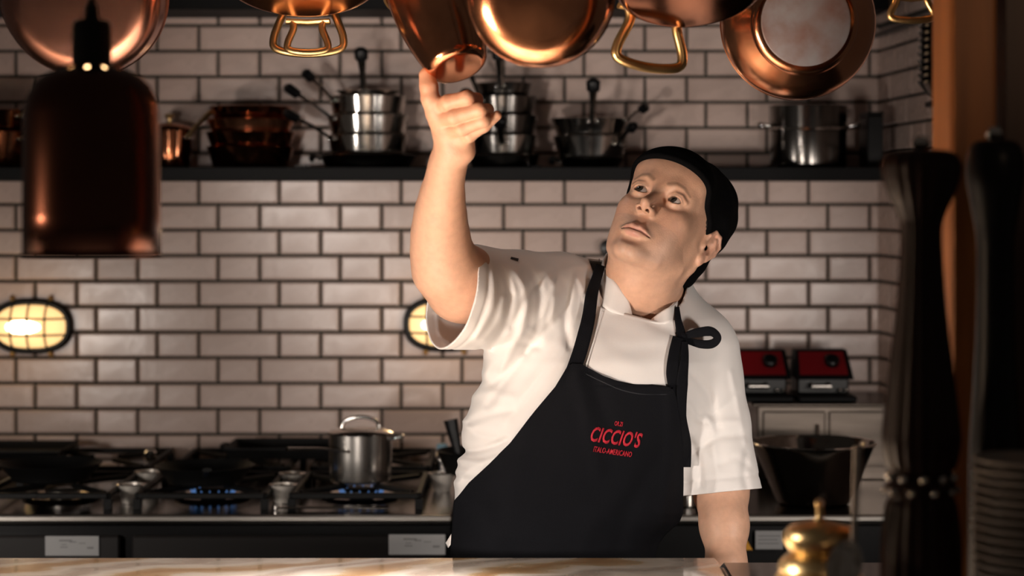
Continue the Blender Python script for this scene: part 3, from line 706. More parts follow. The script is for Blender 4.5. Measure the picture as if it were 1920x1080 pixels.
mill(1866, 2.12, [(6, 262), (38, 266), (52, 290), (54, 330), (46, 380), (36, 440), (34, 500), (36, 640), (44, 780), (48, 850), (50, 1000), (52, 1180)], BLACK,
     'black pepper mill between the wooden post and the saucers')
# saucers
sm = MB().lathe([(1e-4, 0), (.030, 0), (.034, .002), (.052, .0085), (.0565, .0105), (.0570, .0120), (.0555, .0126), (.050, .0105), (.030, .004), (1e-4, .0035)], 44).mesh('saucer', PORCELAIN)
c = at(1936, 0, 1.98)
nS = int((at(0, 858, 1.98).z - ZL) / .0092)
for k in range(nS):
    lb = ORD[nS - 1 - k] + ' pale saucer from the top of the stack at the right edge'
    obj('saucer', sm, None, lb, 'saucer', 'saucers stacked at the right edge', None, (c.x + rng.gauss(0, .0006), 1.98, ZL + .0092 * k))
# brass bell and spoon
c = at(1537, 0, 2.10); k = 2.10 / F
def zz(y): return at(0, y, 2.10).z - ZL
t = thing('brass_bell', (c.x, 2.10, ZL), 'turned brass counter bell with a thin stem, right of the forearm', 'bell')
MB().lathe([(1e-4, zz(950)), (7 * k, zz(951)), (7 * k, zz(968)), (12 * k, zz(976)), (34 * k, zz(979)), (56 * k, zz(987)), (67 * k, zz(1000)), (68 * k, zz(1012)), (60 * k, zz(1028)), (52 * k, zz(1036))], 48).obj('dome', BRASS, t)
MB().lathe([(52 * k, zz(1036)), (62 * k, zz(1041)), (74 * k, zz(1053)), (78 * k, zz(1064)), (74 * k, zz(1072)), (82 * k, zz(1080)), (86 * k, zz(1095)), (86 * k, 0), (1e-4, 0)], 48).obj('base', BRASS, t)
MB().lathe([(1e-4, zz(936)), (5 * k, zz(937)), (9 * k, zz(943)), (6 * k, zz(951)), (1e-4, zz(951))], 20).obj('stem_button', BRASS, t)
c = at(1597, 0, 2.04); t = thing('serving_spoon', (c.x, 2.04, ZL), 'long thin steel serving spoon standing upright beside the brass bell', 'spoon')
tp = at(1609, 838, 2.04) - t.location; bt = at(1600, 1030, 2.04) - t.location
MB().tube([tp, tp.lerp(bt, .5), bt], [.0048, .0034, .0032], 10, flat=(1, .5)).obj('handle', STEEL_BRUSHED, t)
mb = MB(); mb.lathe([(.0001, 0), (.010, .003), (.0165, .010), (.018, .018), (.0165, .018), (.009, .0055), (.0001, .003)], 24).xf(aim_matrix((-.35, -.75, .55), (-.004, -.006, max((at(0, 1072, 2.04).z - ZL), .016))) @ Matrix.Diagonal((1, 1.5, 1, 1))); mb.obj('spoon_bowl', STEEL, t)

# ---------------------------------------------------------------- heat lamp
dl = 2.10; c = at(172, 0, dl); kk = dl / F
LAMPC = mat('lamp_copper', (.12, .048, .033), .24, 1, var=.2, vscale=8)
t = thing('heat_lamp', (c.x, dl, at(0, 478, dl).z), 'dark copper heat lamp hanging over the pass at the left', 'lamp')
def lz(y): return at(0, y, dl).z - t.location.z
prof = [(128 * kk, 0), (128 * kk, lz(400)), (127 * kk, lz(300)), (126 * kk, lz(215)), (121 * kk, lz(185)), (108 * kk, lz(160)), (90 * kk, lz(143)), (70 * kk, lz(132)), (52 * kk, lz(124)), (36 * kk, lz(120))]
n = 48
sh = MB().lathe(prof, n, skip=lambda i, q: i == 7 and q % 4 == 0).obj('shade', LAMPC, t, angle=50)
s_ = sh.modifiers.new('thickness', 'SOLIDIFY'); s_.thickness = .0015; s_.offset = -1; sh.data.materials.append(mat('lamp_inside', (.8, .72, .6), .5)); s_.material_offset = 1
MB().tube([(128 * kk * math.cos(q), 128 * kk * math.sin(q), 0) for q in np.linspace(0, 2 * math.pi, 48, endpoint=False)], .0012, 6, closed=True).obj('rolled_edge', LAMPC, sh)
MB().lathe([(1e-4, lz(38)), (30 * kk, lz(38)), (36 * kk, lz(46)), (37 * kk, lz(118)), (40 * kk, lz(122)), (1e-4, lz(123))], 32).obj('cap', BLACK, t)
MB().lathe([(1e-4, lz(4)), (10 * kk, lz(8)), (14 * kk, lz(38)), (1e-4, lz(40))], 20).obj('cord_grip', BLACK, t)
MB().tube([(0, 0, lz(10)), (.003, 0, lz(-200)), (0, 0, 2.7 - t.location.z)], .0035, 8).obj('cord', BLACK, t)
MB().lathe([(1e-4, .004), (.018, .007), (.030, .020), (.034, .038), (.028, .060), (.016, .080), (.015, lz(125)), (1e-4, lz(124))], 32).obj('bulb', mat('heat_bulb', (1, .8, .55), .3, emit=7, emit_col=(1.0, .66, .34)), t)
l = lamp('heat_light', 'SPOT', (0, 0, .002), 240, (1.0, .87, .75), .035, spot=146, blend=.5); l.parent = t
# ---------------------------------------------------------------- the chef: implicit surfaces meshed with surface nets
f32 = np.float32
def W(px, py, dd):
    p = at(px, py, D0 + dd); return np.array((p.x, p.y, p.z), f32)
def smin(a, b, k):
    h = np.maximum(k - np.abs(a - b), 0) / k
    return np.minimum(a, b) - h * h * k * 0.25
def smax(a, b, k): return -smin(-a, -b, k)
def rcone(p, a, b, ra, rb):
    a = np.asarray(a, f32); b = np.asarray(b, f32); ba = b - a
    t = np.clip(((p - a) @ ba) / max(float(ba @ ba), 1e-12), 0, 1)
    q = p - a - t[:, None] * ba
    return np.sqrt((q * q).sum(1)) - (ra + t * (rb - ra))
def sph(p, c, r):
    q = p - np.asarray(c, f32); return np.sqrt((q * q).sum(1)) - r
def ell(p, c, r, R=None):
    q = p - np.asarray(c, f32)
    if R is not None: q = q @ np.asarray(R, f32)
    r = np.asarray(r, f32)
    k0 = np.sqrt(((q / r) ** 2).sum(1)); k1 = np.sqrt(((q / (r * r)) ** 2).sum(1))
    return k0 * (k0 - 1) / np.maximum(k1, 1e-9)
def chain(p, nodes, k=None):
    """nodes: (point, radius)"""
    d = None
    for (a, ra), (b, rb) in zip(nodes[:-1], nodes[1:]):
        e = rcone(p, a, b, ra, rb)
        d = e if d is None else (np.minimum(d, e) if k is None else smin(d, e, k))
    return d

def surface_nets(fn, lo, hi, h, coarse=4, lip=1.6):
    """mesh of fn < 0 in a box; only the blocks near the surface are evaluated finely"""
    lo = np.asarray(lo, float); hi = np.asarray(hi, float)
    nc = np.ceil((hi - lo) / (h * coarse)).astype(int) + 1
    n = (nc - 1) * coarse + 1
    def pts(ix): return (lo + ix * h).astype(f32)
    def ev(ix):
        out = np.empty(len(ix), f32)
        for i in range(0, len(ix), 200000): out[i:i + 200000] = fn(pts(ix[i:i + 200000]))
        return out
    g = np.stack(np.meshgrid(*[np.arange(k) for k in nc], indexing='ij'), -1).reshape(-1, 3)
    fc = ev(g * coarse).reshape(nc)
    c8 = np.stack([fc[i:nc[0] - 1 + i, j:nc[1] - 1 + j, k:nc[2] - 1 + k] for i in (0, 1) for j in (0, 1) for k in (0, 1)])
    act = (np.abs(c8).min(0) < h * coarse * lip) | ((c8.min(0) < 0) & (c8.max(0) > 0))
    Fg = np.repeat(np.repeat(np.repeat(fc[:-1, :-1, :-1], coarse, 0), coarse, 1), coarse, 2)
    Fg = np.pad(Fg, ((0, 1), (0, 1), (0, 1)), mode='edge').astype(f32)
    need = np.zeros(n, bool)
    am = np.repeat(np.repeat(np.repeat(act, coarse, 0), coarse, 1), coarse, 2)
    for i in (0, 1):
        for j in (0, 1):
            for k in (0, 1): need[i:n[0] - 1 + i, j:n[1] - 1 + j, k:n[2] - 1 + k] |= am
    ix = np.argwhere(need); Fg[need] = ev(ix)
    s = Fg < 0
    cnt = np.zeros(n - 1, np.int8)
    for i in (0, 1):
        for j in (0, 1):
            for k in (0, 1): cnt += s[i:n[0] - 1 + i, j:n[1] - 1 + j, k:n[2] - 1 + k]
    mixed = (cnt > 0) & (cnt < 8) & am
    cells = np.argwhere(mixed); vid = -np.ones(n - 1, np.int32); vid[mixed] = np.arange(len(cells))
    acc = np.zeros((len(cells), 3)); num = np.zeros(len(cells))
    off = [(i, j, k) for i in (0, 1) for j in (0, 1) for k in (0, 1)]
    for a in range(8):
        for b in range(a + 1, 8):
            oa = np.array(off[a]); ob = np.array(off[b])
            if np.abs(oa - ob).sum() != 1: continue
            A = cells + oa; B = cells + ob
            fa = Fg[A[:, 0], A[:, 1], A[:, 2]]; fb = Fg[B[:, 0], B[:, 1], B[:, 2]]
            m = (fa < 0) != (fb < 0)
            t = np.where(m, fa / np.where(m, fa - fb, 1), 0)
            acc += np.where(m[:, None], A + t[:, None] * (B - A), 0); num += m
    V = lo + acc / num[:, None] * h
    faces = []
    for ax in range(3):
        e = [0, 0, 0]; e[ax] = 1
        sa = s[:n[0] - e[0], :n[1] - e[1], :n[2] - e[2]]; sb = s[e[0]:, e[1]:, e[2]:]
        E = np.argwhere(sa != sb)
        u, w = [k for k in range(3) if k != ax]
        E = E[(E[:, u] > 0) & (E[:, w] > 0) & (E[:, u] < n[u] - 1) & (E[:, w] < n[w] - 1)]
        q = []
        for du, dw in ((-1, -1), (0, -1), (0, 0), (-1, 0)):
            c = E.copy(); c[:, u] += du; c[:, w] += dw; q.append(vid[c[:, 0], c[:, 1], c[:, 2]])
        q = np.stack(q, 1)
        fl = s[E[:, 0], E[:, 1], E[:, 2]]
        if ax == 1: fl = ~fl
        q[~fl] = q[~fl][:, ::-1]
        faces.append(q[(q >= 0).all(1)])
    return V, np.concatenate(faces)

def cull(V, Fq, keep):
    """drop faces with a vertex outside keep, and unused vertices"""
    Fq = Fq[keep[Fq].all(1)]; used = np.zeros(len(V), bool); used[Fq.ravel()] = True
    re = np.cumsum(used) - 1
    return V[used], re[Fq], used
def np_mesh(name, V, Fq, m, cols=None):
    me = bpy.data.meshes.new(name)
    me.vertices.add(len(V)); me.vertices.foreach_set('co', np.asarray(V, f32).ravel())
    me.loops.add(Fq.size); me.loops.foreach_set('vertex_index', Fq.ravel().astype(np.int32))
    me.polygons.add(len(Fq)); me.polygons.foreach_set('loop_start', np.arange(0, Fq.size, 4, dtype=np.int32))
    me.update(calc_edges=True); me.validate()
    me.polygons.foreach_set('use_smooth', [True] * len(me.polygons))
    if cols is not None:
        ca = me.color_attributes.new('Col', 'FLOAT_COLOR', 'POINT')
        ca.data.foreach_set('color', np.c_[cols, np.ones(len(cols))].astype(f32).ravel())
    if m is not None: me.materials.append(m)
    return me
def to_px(p):
    return 960 + p[:, 0] * F / p[:, 1], HY - (p[:, 2] - CAMZ) * F / p[:, 1]

# ---- head pose: local x = his left, y = forward, z = up, millimetres
YAW, PIT, ROL = [math.radians(a) for a in (25, 25, 19)]
def _rz(a): return np.array([[math.cos(a), -math.sin(a), 0], [math.sin(a), math.cos(a), 0], [0, 0, 1]])
def _rx(a): return np.array([[1, 0, 0], [0, math.cos(a), -math.sin(a)], [0, math.sin(a), math.cos(a)]])
def _ry(a): return np.array([[math.cos(a), 0, math.sin(a)], [0, 1, 0], [-math.sin(a), 0, math.cos(a)]])
RV = _ry(ROL) @ _rz(YAW) @ _rx(PIT)           # local -> (right, towards camera, up)
HS = 0.001
HR = (np.diag([1, -1, 1]) @ RV)               # local -> world, columns are axes (mirror handled: x right, y away)
HC = W(1250, 417, 0.0)
def to_head(p): return ((p - HC) @ HR.astype(f32)) / HS
def from_head(q): return np.asarray(q, f32) @ HR.T.astype(f32) * HS + HC

def head_sdf(q):
    """head in local millimetres; both sides mirrored"""
    m = q.copy(); m[:, 0] = np.abs(m[:, 0])
    d = ell(q, (0, -8, 34), (75, 96, 82))
    d = smin(d, ell(q, (0, 24, -22), (63, 68, 74)), 26)
    jaw = chain(m, [((55, -4, -38), 17), ((52, 8, -70), 15), ((34, 52, -97), 14), ((9, 79, -106), 14)])
    d = smin(d, jaw, 26)
    d = smin(d, ell(q, (0, 40, -78), (44, 44, 30)), 20)
    d = smin(d, ell(q, (0, 78, -105), (21, 17, 14)), 16)
    d = smin(d, ell(m, (40, 59, -24), (18, 20, 15)), 22)            # cheek bone
    d = smin(d, ell(m, (31, 50, -54), (23, 32, 32)), 24)            # cheek
    d = smin(d, ell(q, (0, 66, 46), (62, 30, 44)), 24)              # forehead
    d = smin(d, chain(m, [((0, 84, 12), 8.5), ((22, 86, 18), 7), ((43, 72, 13), 6)]), 17)   # brow
    d = smin(d, ell(q, (0, 72, -74), (31, 24, 27)), 16)             # mouth mound
    d = smax(d, -ell(m, (31, 98, -2), (19, 22, 13.5)), 13)          # eye hollow
    d = smax(d, -ell(m, (16, 96, -6), (7, 12, 9)), 9)
    nose = chain(q, [((0, 88, 6), 6.6), ((0, 100, -15), 7.0), ((0, 113, -33), 8.0)])
    nose = smin(nose, ell(m, (11, 101, -40), (5.8, 9.0, 6.2)), 7)
    nose = smin(nose, ell(q, (0, 105, -41), (4.5, 10, 4.5)), 5)
    d = smin(d, nose, 10)
    d = smax(d, -chain(m, [((7.6, 108.5, -47.5), 3.9), ((6.0, 105.0, -43), 2.8), ((3.5, 101, -38), 1.6)]), 1.4)   # nostrils
    # eyelids
    lid = sph(m, (30, 76.5, -1), 14.6)
    lid = smax(lid, -(m[:, 1] - 70), 3)
    d = smin(d, lid, 5)
    opening = ell(m, (30, 90, -0.4), (12.2, 13, 6.3))
    d = smax(d, -opening, 1.6)
    d = smax(d, -sph(m, (30, 76.5, -1), 12.2), 0.8)
    d = smin(d, chain(m, [((19, 86.0, 6.5), 1.4), ((28, 90.0, 9.0), 1.6), ((39, 87.5, 8.4), 1.8), ((46.5, 80.5, 3.5), 1.6)]), 8)
    d = smax(d, -chain(m, [((20, 94, -12), 1.5), ((30, 96, -14.5), 1.5), ((42, 91, -12), 1.5)]), 5)   # under the eye
    # lips
    up = chain(m, [((0, 98.4, -72.6), 4.8), ((6.5, 98.0, -71.4), 4.8), ((15, 94.0, -73.8), 3.9), ((23.5, 87.0, -77.4), 2.2)], 2)
    lw = chain(m, [((0, 96.6, -82.4), 5.6), ((9, 95.4, -82.2), 5.2), ((17, 90.6, -80.6), 3.8), ((22.5, 87.0, -78.6), 2.2)], 2)
    d = smin(d, up, 4.5); d = smin(d, lw, 5)
    slit = chain(m, [((0, 105, -77.4), 1.7), ((9, 103, -76.8), 1.7), ((17, 97, -77.6), 1.5), ((25, 88, -78.4), 1.0)])
    d = smax(d, -slit, 2.2)
    slit = chain(m, [((0, 100.5, -77.4), 1.2), ((9, 98.8, -76.8), 1.2), ((17, 93, -77.6), 1.1), ((25, 85, -78.4), 0.8)])
    d = smax(d, -slit, 1.6)
    d = smax(d, -ell(q, (0, 105.0, -61), (2.6, 5, 6)), 5)          # philtrum
    d = smax(d, -ell(q, (0, 100, -94), (14, 6, 4.5)), 9)           # under the lower lip
    d = smax(d, -chain(m, [((19, 103, -48), 1.8), ((29, 94, -70), 1.5)]), 8)
    # ears
    ex, ey, ez = 74, -12, -14
    plate = ell(m, (ex + 4, ey, ez + 2), (3.6, 16, 27), _rz(math.radians(24)))
    hel = chain(m, [((ex + 0, ey + 12, ez + 4), 3.2), ((ex + 3, ey + 13.5, ez + 16), 3.4), ((ex + 6.5, ey + 5, ez + 28), 3.6), ((ex + 11, ey - 9, ez + 28), 3.6),
                    ((ex + 14, ey - 18, ez + 15), 3.6), ((ex + 13, ey - 16, ez - 2), 3.4), ((ex + 8, ey - 6, ez - 19), 3.6)], 2)
    anti = chain(m, [((ex + 9, ey - 5, ez + 18), 2.8), ((ex + 11, ey - 9.5, ez + 5), 3.0), ((ex + 8, ey - 3, ez - 12), 3.0)], 2)
    lobe = ell(m, (ex + 4, ey + 2, ez - 24), (4.6, 8.5, 9.5))
    tra = ell(m, (ex + 1, ey + 13, ez - 4), (4.5, 4, 7))
    ear = smin(smin(plate, hel, 4), smin(anti, lobe, 6), 4); ear = smin(ear, tra, 4)
    ear = smax(ear, -ell(m, (ex + 9, ey + 3, ez - 1), (8, 7.5, 11)), 4)
    d = smin(d, ear, 5)
    return d

# ---- body joints: pixel position, depth behind (+) or before (-) the chef's plane, radius in metres
ARM_R = [(W(1040, 566, 0.0), .050), (W(930, 555, -.10), .051), (W(868, 532, -.17), .056), (W(836, 502, -.205), .0480), (W(827, 466, -.225), .0415),
         (W(825, 430, -.245), .0380), (W(826, 395, -.27), .0335), (W(830, 360, -.295), .0280), (W(836, 325, -.32), .0235), (W(842, 298, -.335), .0220), (W(849, 276, -.345), .0235)]
ARM_L = [(W(1318, 668, .05), .055), (W(1352, 860, .03), .046), (W(1352, 920, .01), .0415), (W(1358, 985, -.03), .036), (W(1362, 1060, -.07), .029), (W(1362, 1100, -.09), .026)]
HAND = dict(
    palm=[((849, 280), -.345, .0235), ((843, 252), -.350, .0250), ((838, 228), -.352, .024), ((836, 210), -.354, .018)],
    heel=[((869, 284), -.352, .0170), ((868, 262), -.356, .0165)],
    index=[((818, 203), -.358, 0.0113), ((840, 193), -.388, 0.0117), ((876, 184), -.400, 0.0108), ((894, 186), -.372, 0.0088), ((884, 190), -.345, 0.0077)],
    middle=[((822, 225), -.358, 0.0113), ((852, 219), -.392, 0.0115), ((899, 206), -.404, 0.0103), ((914, 206), -.374, 0.0085), ((898, 209), -.350, 0.0077)],
    ring=[((834, 247), -.358, 0.0108), ((866, 241), -.388, 0.0106), ((906, 226), -.398, 0.0095), ((916, 226), -.370, 0.0079)],
    little=[((850, 262), -.358, 0.0099), ((880, 255), -.378, 0.0090), ((908, 237), -.386, 0.0081), ((932, 217), -.388, 0.0067)],
    thumb=[((838, 244), -.354, .0185), ((818, 212), -.364, .0150), ((807, 185), -.370, .0132), ((804, 162), -.370, .0130), ((800, 141), -.366, .0112)])

def hand_sdf(p):
    def nd(k): return [(W(a[0], a[1], d), r) for a, d, r in HAND[k]]
    d = smin(chain(p, nd('palm')), chain(p, nd('heel')), .014)
    fing = None
    for k in ('index', 'middle', 'ring', 'little'):
        f = chain(p, nd(k), .004); fing = f if fing is None else smin(fing, f, .0012)
    d = smin(d, fing, .007)
    return smin(d, chain(p, nd('thumb'), .004), .007)

# ---- jacket: silhouette table of the trunk (row, left, right, half thickness, depth)
TR = np.array([(470, 1150, 1250, .045, .06), (500, 1085, 1275, .058, .05), (530, 1030, 1295, .068, .04), (560, 985, 1312, .080, .03), (600, 945, 1332, .097, .018),
               (640, 916, 1342, .112, .008), (680, 905, 1342, .122, 0), (715, 903, 1335, .128, 0), (755, 884, 1325, .128, 0), (800, 864, 1310, .126, 0),
               (835, 868, 1296, .122, 0), (852, 868, 1290, .122, 0), (885, 853, 1284, .124, 0), (930, 851, 1280, .126, 0), (960, 850, 1277, .128, 0), (985, 850, 1258, .128, 0), (1010, 850, 1234, .128, 0), (1060, 848, 1222, .128, .005), (1220, 846, 1212, .125, .02)], float)
SL_R = [(W(1045, 572, 0.01), .086), (W(960, 565, -.075), .080), (W(838, 552, -.175), .0815), (W(790, 552, -.21), .082)]
CUT_RC = W(845, 552, -.165); CUT_RN = np.array((-.85, -.42, .25), f32); CUT_RN /= np.linalg.norm(CUT_RN)
SL_L = [(W(1308, 664, .05), .070), (W(1340, 800, .04), .0580), (W(1362, 945, .0), .0600), (W(1366, 985, -.005), .061)]
CUT_LC = W(1360, 922, .0); CUT_LN = np.array((.10, -.16, -1.0), f32); CUT_LN /= np.linalg.norm(CUT_LN)

CREASE = [  # polyline in pixels, height (m), width (px): folds of the cloth on the side that faces the room
    ([(903, 470), (925, 520), (922, 580), (893, 632)], .0045, 9), ([(930, 480), (955, 535), (952, 600), (925, 650)], -.005, 9),
    ([(950, 485), (985, 545), (978, 620), (940, 690)], .006, 10), ([(985, 490), (1012, 545), (1008, 610), (985, 660)], -.0055, 9),
    ([(1012, 486), (1040, 540), (1035, 600)], .006, 9), ([(1045, 492), (1062, 545), (1060, 610), (1068, 650)], -.006, 8),
    ([(1068, 500), (1090, 530), (1098, 560)], .005, 8), ([(1010, 640), (960, 700), (915, 760)], -.004, 9), ([(1050, 650), (990, 730), (950, 790)], .004, 12),
    ([(905, 655), (960, 640), (1010, 650)], -.004, 9), ([(1080, 640), (1060, 720), (1030, 760)], -.003, 8),
    ([(862, 846), (905, 842), (950, 825)], -.006, 7), ([(855, 862), (900, 868), (935, 858)], .005, 8), ([(866, 800), (910, 780), (960, 770)], -.003, 9),
    ([(855, 895), (890, 900), (915, 885)], -.004, 7), ([(880, 745), (915, 735), (960, 745)], .003, 10),
    ([(1296, 700), (1330, 740), (1345, 800)], -.004, 9), ([(1290, 760), (1320, 790), (1380, 790)], .004, 9), ([(1300, 850), (1345, 820), (1395, 815)], -.004, 9),
    ([(1290, 820), (1310, 860), (1315, 910)], -.004, 7), ([(1372, 700), (1384, 760), (1398, 830)], .003, 7), ([(1400, 850), (1395, 890), (1405, 930)], -.004, 8),
    ([(1335, 840), (1345, 890), (1340, 935)], .003, 9), ([(1140, 640), (1180, 660), (1240, 650)], -.0015, 12), ([(1215, 605), (1250, 620), (1265, 620)], -.003, 6),
    ([(1120, 690), (1150, 670), (1200, 690)], .0015, 14)]
def seg_dist(x, y, pts):
    d = None
    for (ax, ay), (bx, by) in zip(pts[:-1], pts[1:]):
        vx, vy = bx - ax, by - ay; L2 = vx * vx + vy * vy
        t = np.clip(((x - ax) * vx + (y - ay) * vy) / L2, 0, 1)
        e = np.hypot(x - ax - t * vx, y - ay - t * vy); d = e if d is None else np.minimum(d, e)
    return d
CREASE = [(spline(a, 5), b * .8, c * .85) for a, b, c in CREASE]
for a, b, c in [([(1040, 500), (1000, 540), (960, 610)], -.004, 5), ([(1052, 505), (1030, 560), (1000, 620)], .0035, 5), ([(1075, 510), (1062, 560), (1050, 590)], -.004, 4),
                ([(915, 470), (945, 500), (965, 545)], .003, 5), ([(1000, 490), (1030, 510), (1040, 545)], -.0035, 5), ([(905, 640), (935, 600), (945, 560)], .003, 5),
                ([(925, 720), (985, 660), (1040, 600)], -.003, 5), ([(910, 700), (950, 655), (990, 620)], .0035, 6), ([(1095, 620), (1085, 660), (1070, 690)], -.003, 4),
                ([(1380, 740), (1350, 770), (1310, 775)], -.003, 5), ([(1315, 770), (1335, 800), (1340, 850)], .003, 5), ([(1410, 880), (1380, 860), (1350, 870)], -.0025, 5),
                ([(870, 790), (890, 815), (930, 825)], .003, 5), ([(858, 905), (880, 880), (905, 872)], .003, 5)]:
    CREASE.append((spline(a, 5), b * .85, c * 1.5))

def trunk_sdf(p, grow=0.0):
    px, py = to_px(p)
    L = np.interp(py, TR[:, 0], TR[:, 1]); R = np.interp(py, TR[:, 0], TR[:, 2])
    T = np.interp(py, TR[:, 0], TR[:, 3]); D = np.interp(py, TR[:, 0], TR[:, 4])
    c = (L + R) / 2; a = (R - L) / 2 / PM
    D = D0 + D + (px - 1110) / PM * 0.10
    ux = np.abs(px - c) / PM / a; uy = np.abs(p[:, 1] - D) / T
    q = (ux ** 2.4 + uy ** 2.4) ** (1 / 2.4)
    d = (q - 1) * np.minimum(a, T)
    top = (CAMZ + (HY - 492) / PM - p[:, 2])          # flattens the top of the shoulders
    return smax(d, -top - 0.0, .03) - grow
def jacket_raw(p):
    d = trunk_sdf(p)
    d = smin(d, chain(p, SL_R, .01), .045)
    d = smin(d, chain(p, SL_L, .01), .035)
    return d
def jacket_sdf(p):
    d = jacket_raw(p)
    near = np.abs(d) < .03
    if near.any():
        q = p[near]; px, py = to_px(q); e = np.zeros(len(q))
        front = np.clip((D0 + .06 - q[:, 1]) / .08, 0, 1)
        for pl, hgt, wd_ in CREASE:
            xs = [a[0] for a in pl]; ys = [a[1] for a in pl]; mg = 3 * wd_
            s_ = (px > min(xs) - mg) & (px < max(xs) + mg) & (py > min(ys) - mg) & (py < max(ys) + mg)
            if s_.any(): e[s_] += hgt * np.exp(-(seg_dist(px[s_], py[s_], pl) / wd_) ** 2)
        e = e * front * np.clip((py - 486) / 50, .12, 1)
        e += .0012 * np.sin(q[:, 0] * 61 + 3 * np.sin(q[:, 2] * 23)) * np.sin(q[:, 2] * 47 + 2 * np.sin(q[:, 1] * 31))
        for cc, nn, msk in ((CUT_RC, CUT_RN, px < 930), (CUT_LC, CUT_LN, px > 1275)):      # stitched hems
            e += np.where(msk, -.0016 * np.exp(-((((q - cc) @ nn) + .021) / .0035) ** 2), 0)
        d = d.copy(); d[near] -= e
    return d
NECK = [(from_head((0, -22, -46)), .056), (from_head((0, -16, -92)), .0555), (W(1212, 560, .035), .058), (W(1212, 640, .05), .075)]
THROAT = [(from_head((0, 34, -84)), .030), (W(1196, 560, -.005), .036), (W(1196, 620, .0), .045)]
STERNO = [(from_head((58, -22, -52)), .012), (W(1232, 548, -.012), .011), (W(1216, 600, -.03), .010)]
ADAM = W(1192, 535, -.035)
def body_sdf(p, part):
    d = None
    def un(e, k):
        nonlocal d
        d = e if d is None else smin(d, e, k)
    if part == 'head':
        un(head_sdf(to_head(p)) * HS, .01)
        un(chain(p, NECK, .02), .018); un(chain(p, THROAT, .02), .026); un(chain(p, STERNO, .01), .02); un(sph(p, ADAM, .012), .02)
    if part in ('arm_r', 'trunk'):
        un(chain(p, ARM_R, .02), .02)
        if part == 'arm_r': un(hand_sdf(p), .008)
    if part in ('arm_l', 'trunk'):
        un(chain(p, ARM_L, .02), .02)
        w0 = W(1362, 1100, -.09)
        for k in range(4):
            a = w0 + np.array((-.026 + .017 * k, -.01, -.05), f32)
            un(chain(p, [(w0, .02), (a, .011), (a + np.array((0, -.02, -.035), f32), .0095), (a + np.array((0, .005, -.055), f32), .0085)]), .006)
        a = w0 + np.array((-.04, -.02, -.045), f32)
        un(chain(p, [(w0, .02), (a, .0115), (a + np.array((.01, -.025, -.025), f32), .0095)]), .008)
    if part == 'trunk':
        un(trunk_sdf(p) + .014, .03); un(chain(p, NECK, .02), .02)
    return d

def box_px(x0, x1, y0, y1, d0, d1):
    c = np.array([W(x, y, d) for x in (x0, x1) for y in (y0, y1) for d in (d0, d1)]); return c.min(0), c.max(0)

SKIN = np.array((.66, .385, .26)); LIP = np.array((.56, .27, .21)); BROW = np.array((.13, .075, .045)); STUB = np.array((.46, .31, .24)); HAIR = np.array((.02, .015, .012))
def head_colors(V):
    q = to_head(V.astype(f32)); m = q.copy(); m[:, 0] = np.abs(m[:, 0])
    c = np.tile(SKIN, (len(q), 1))
    def paint(mask, col): 
        nonlocal c
        mk = np.clip(mask, 0, 1)[:, None]; c = c * (1 - mk) + col * mk
    face = (q[:, 1] > 40)
    sb = np.clip(1.2 - np.abs(ell(m, (0, 80, -80), (52, 60, 34))) / 22, 0, 1) * .42
    paint(sb * (q[:, 2] < -50) * (q[:, 1] > 5), STUB)
    paint(np.clip(1 - seg_dist(m[:, 0], q[:, 2], [(0, -62), (14, -64), (27, -75)]) / 7, 0, 1) * .62 * face, STUB)
    up = chain(m, [((0, 98.4, -72.6), 4.8), ((6.5, 98.0, -71.4), 4.8), ((15, 94.0, -73.8), 3.9), ((23.5, 87.0, -77.4), 2.2)])
    lw = chain(m, [((0, 96.6, -82.4), 5.6), ((9, 95.4, -82.2), 5.2), ((17, 90.6, -80.6), 3.8), ((22.5, 87.0, -78.6), 2.2)])
    paint(np.clip(.8 - np.minimum(up, lw) / 1.5, 0, 1) * .9, LIP)
    bd = seg_dist(m[:, 0], q[:, 2], [(13, 17), (26, 22.5), (38, 22), (49, 15)])
    paint(np.clip(1.25 - bd / np.interp(m[:, 0], [12, 20, 50], [3.4, 4.2, 2.2]), 0, 1) * .62 * face, BROW)
    ld = seg_dist(m[:, 0], q[:, 2], [(19, -1), (25, 4.6), (32, 6), (39, 4.8), (45, 0)])
    paint(np.clip(1.3 - ld / 1.3, 0, 1) * .55 * (q[:, 1] > 78), BROW)
    ck = ell(m, (40, 70, -38), (22, 30, 20)); paint(np.clip(-ck / 10 + .5, 0, 1) * .22, np.array((.74, .38, .28)))
    paint(np.clip(1 - sph(q, (0, 116, -40), 0) / 16, 0, 1) * .25, np.array((.74, .38, .28)))
    paint(np.clip(1.3 - np.maximum(chain(m, [((7.6, 108.0, -46.5), 3.0), ((5.5, 101, -36), 2.4)]), 0) / 1.2, 0, 1) * .85, np.array((.16, .06, .04)))  # shade inside the nostrils painted into the skin colour
    er = (m[:, 0] > 78) * 1.0; paint(er * .25, np.array((.74, .36, .27)))
    return c

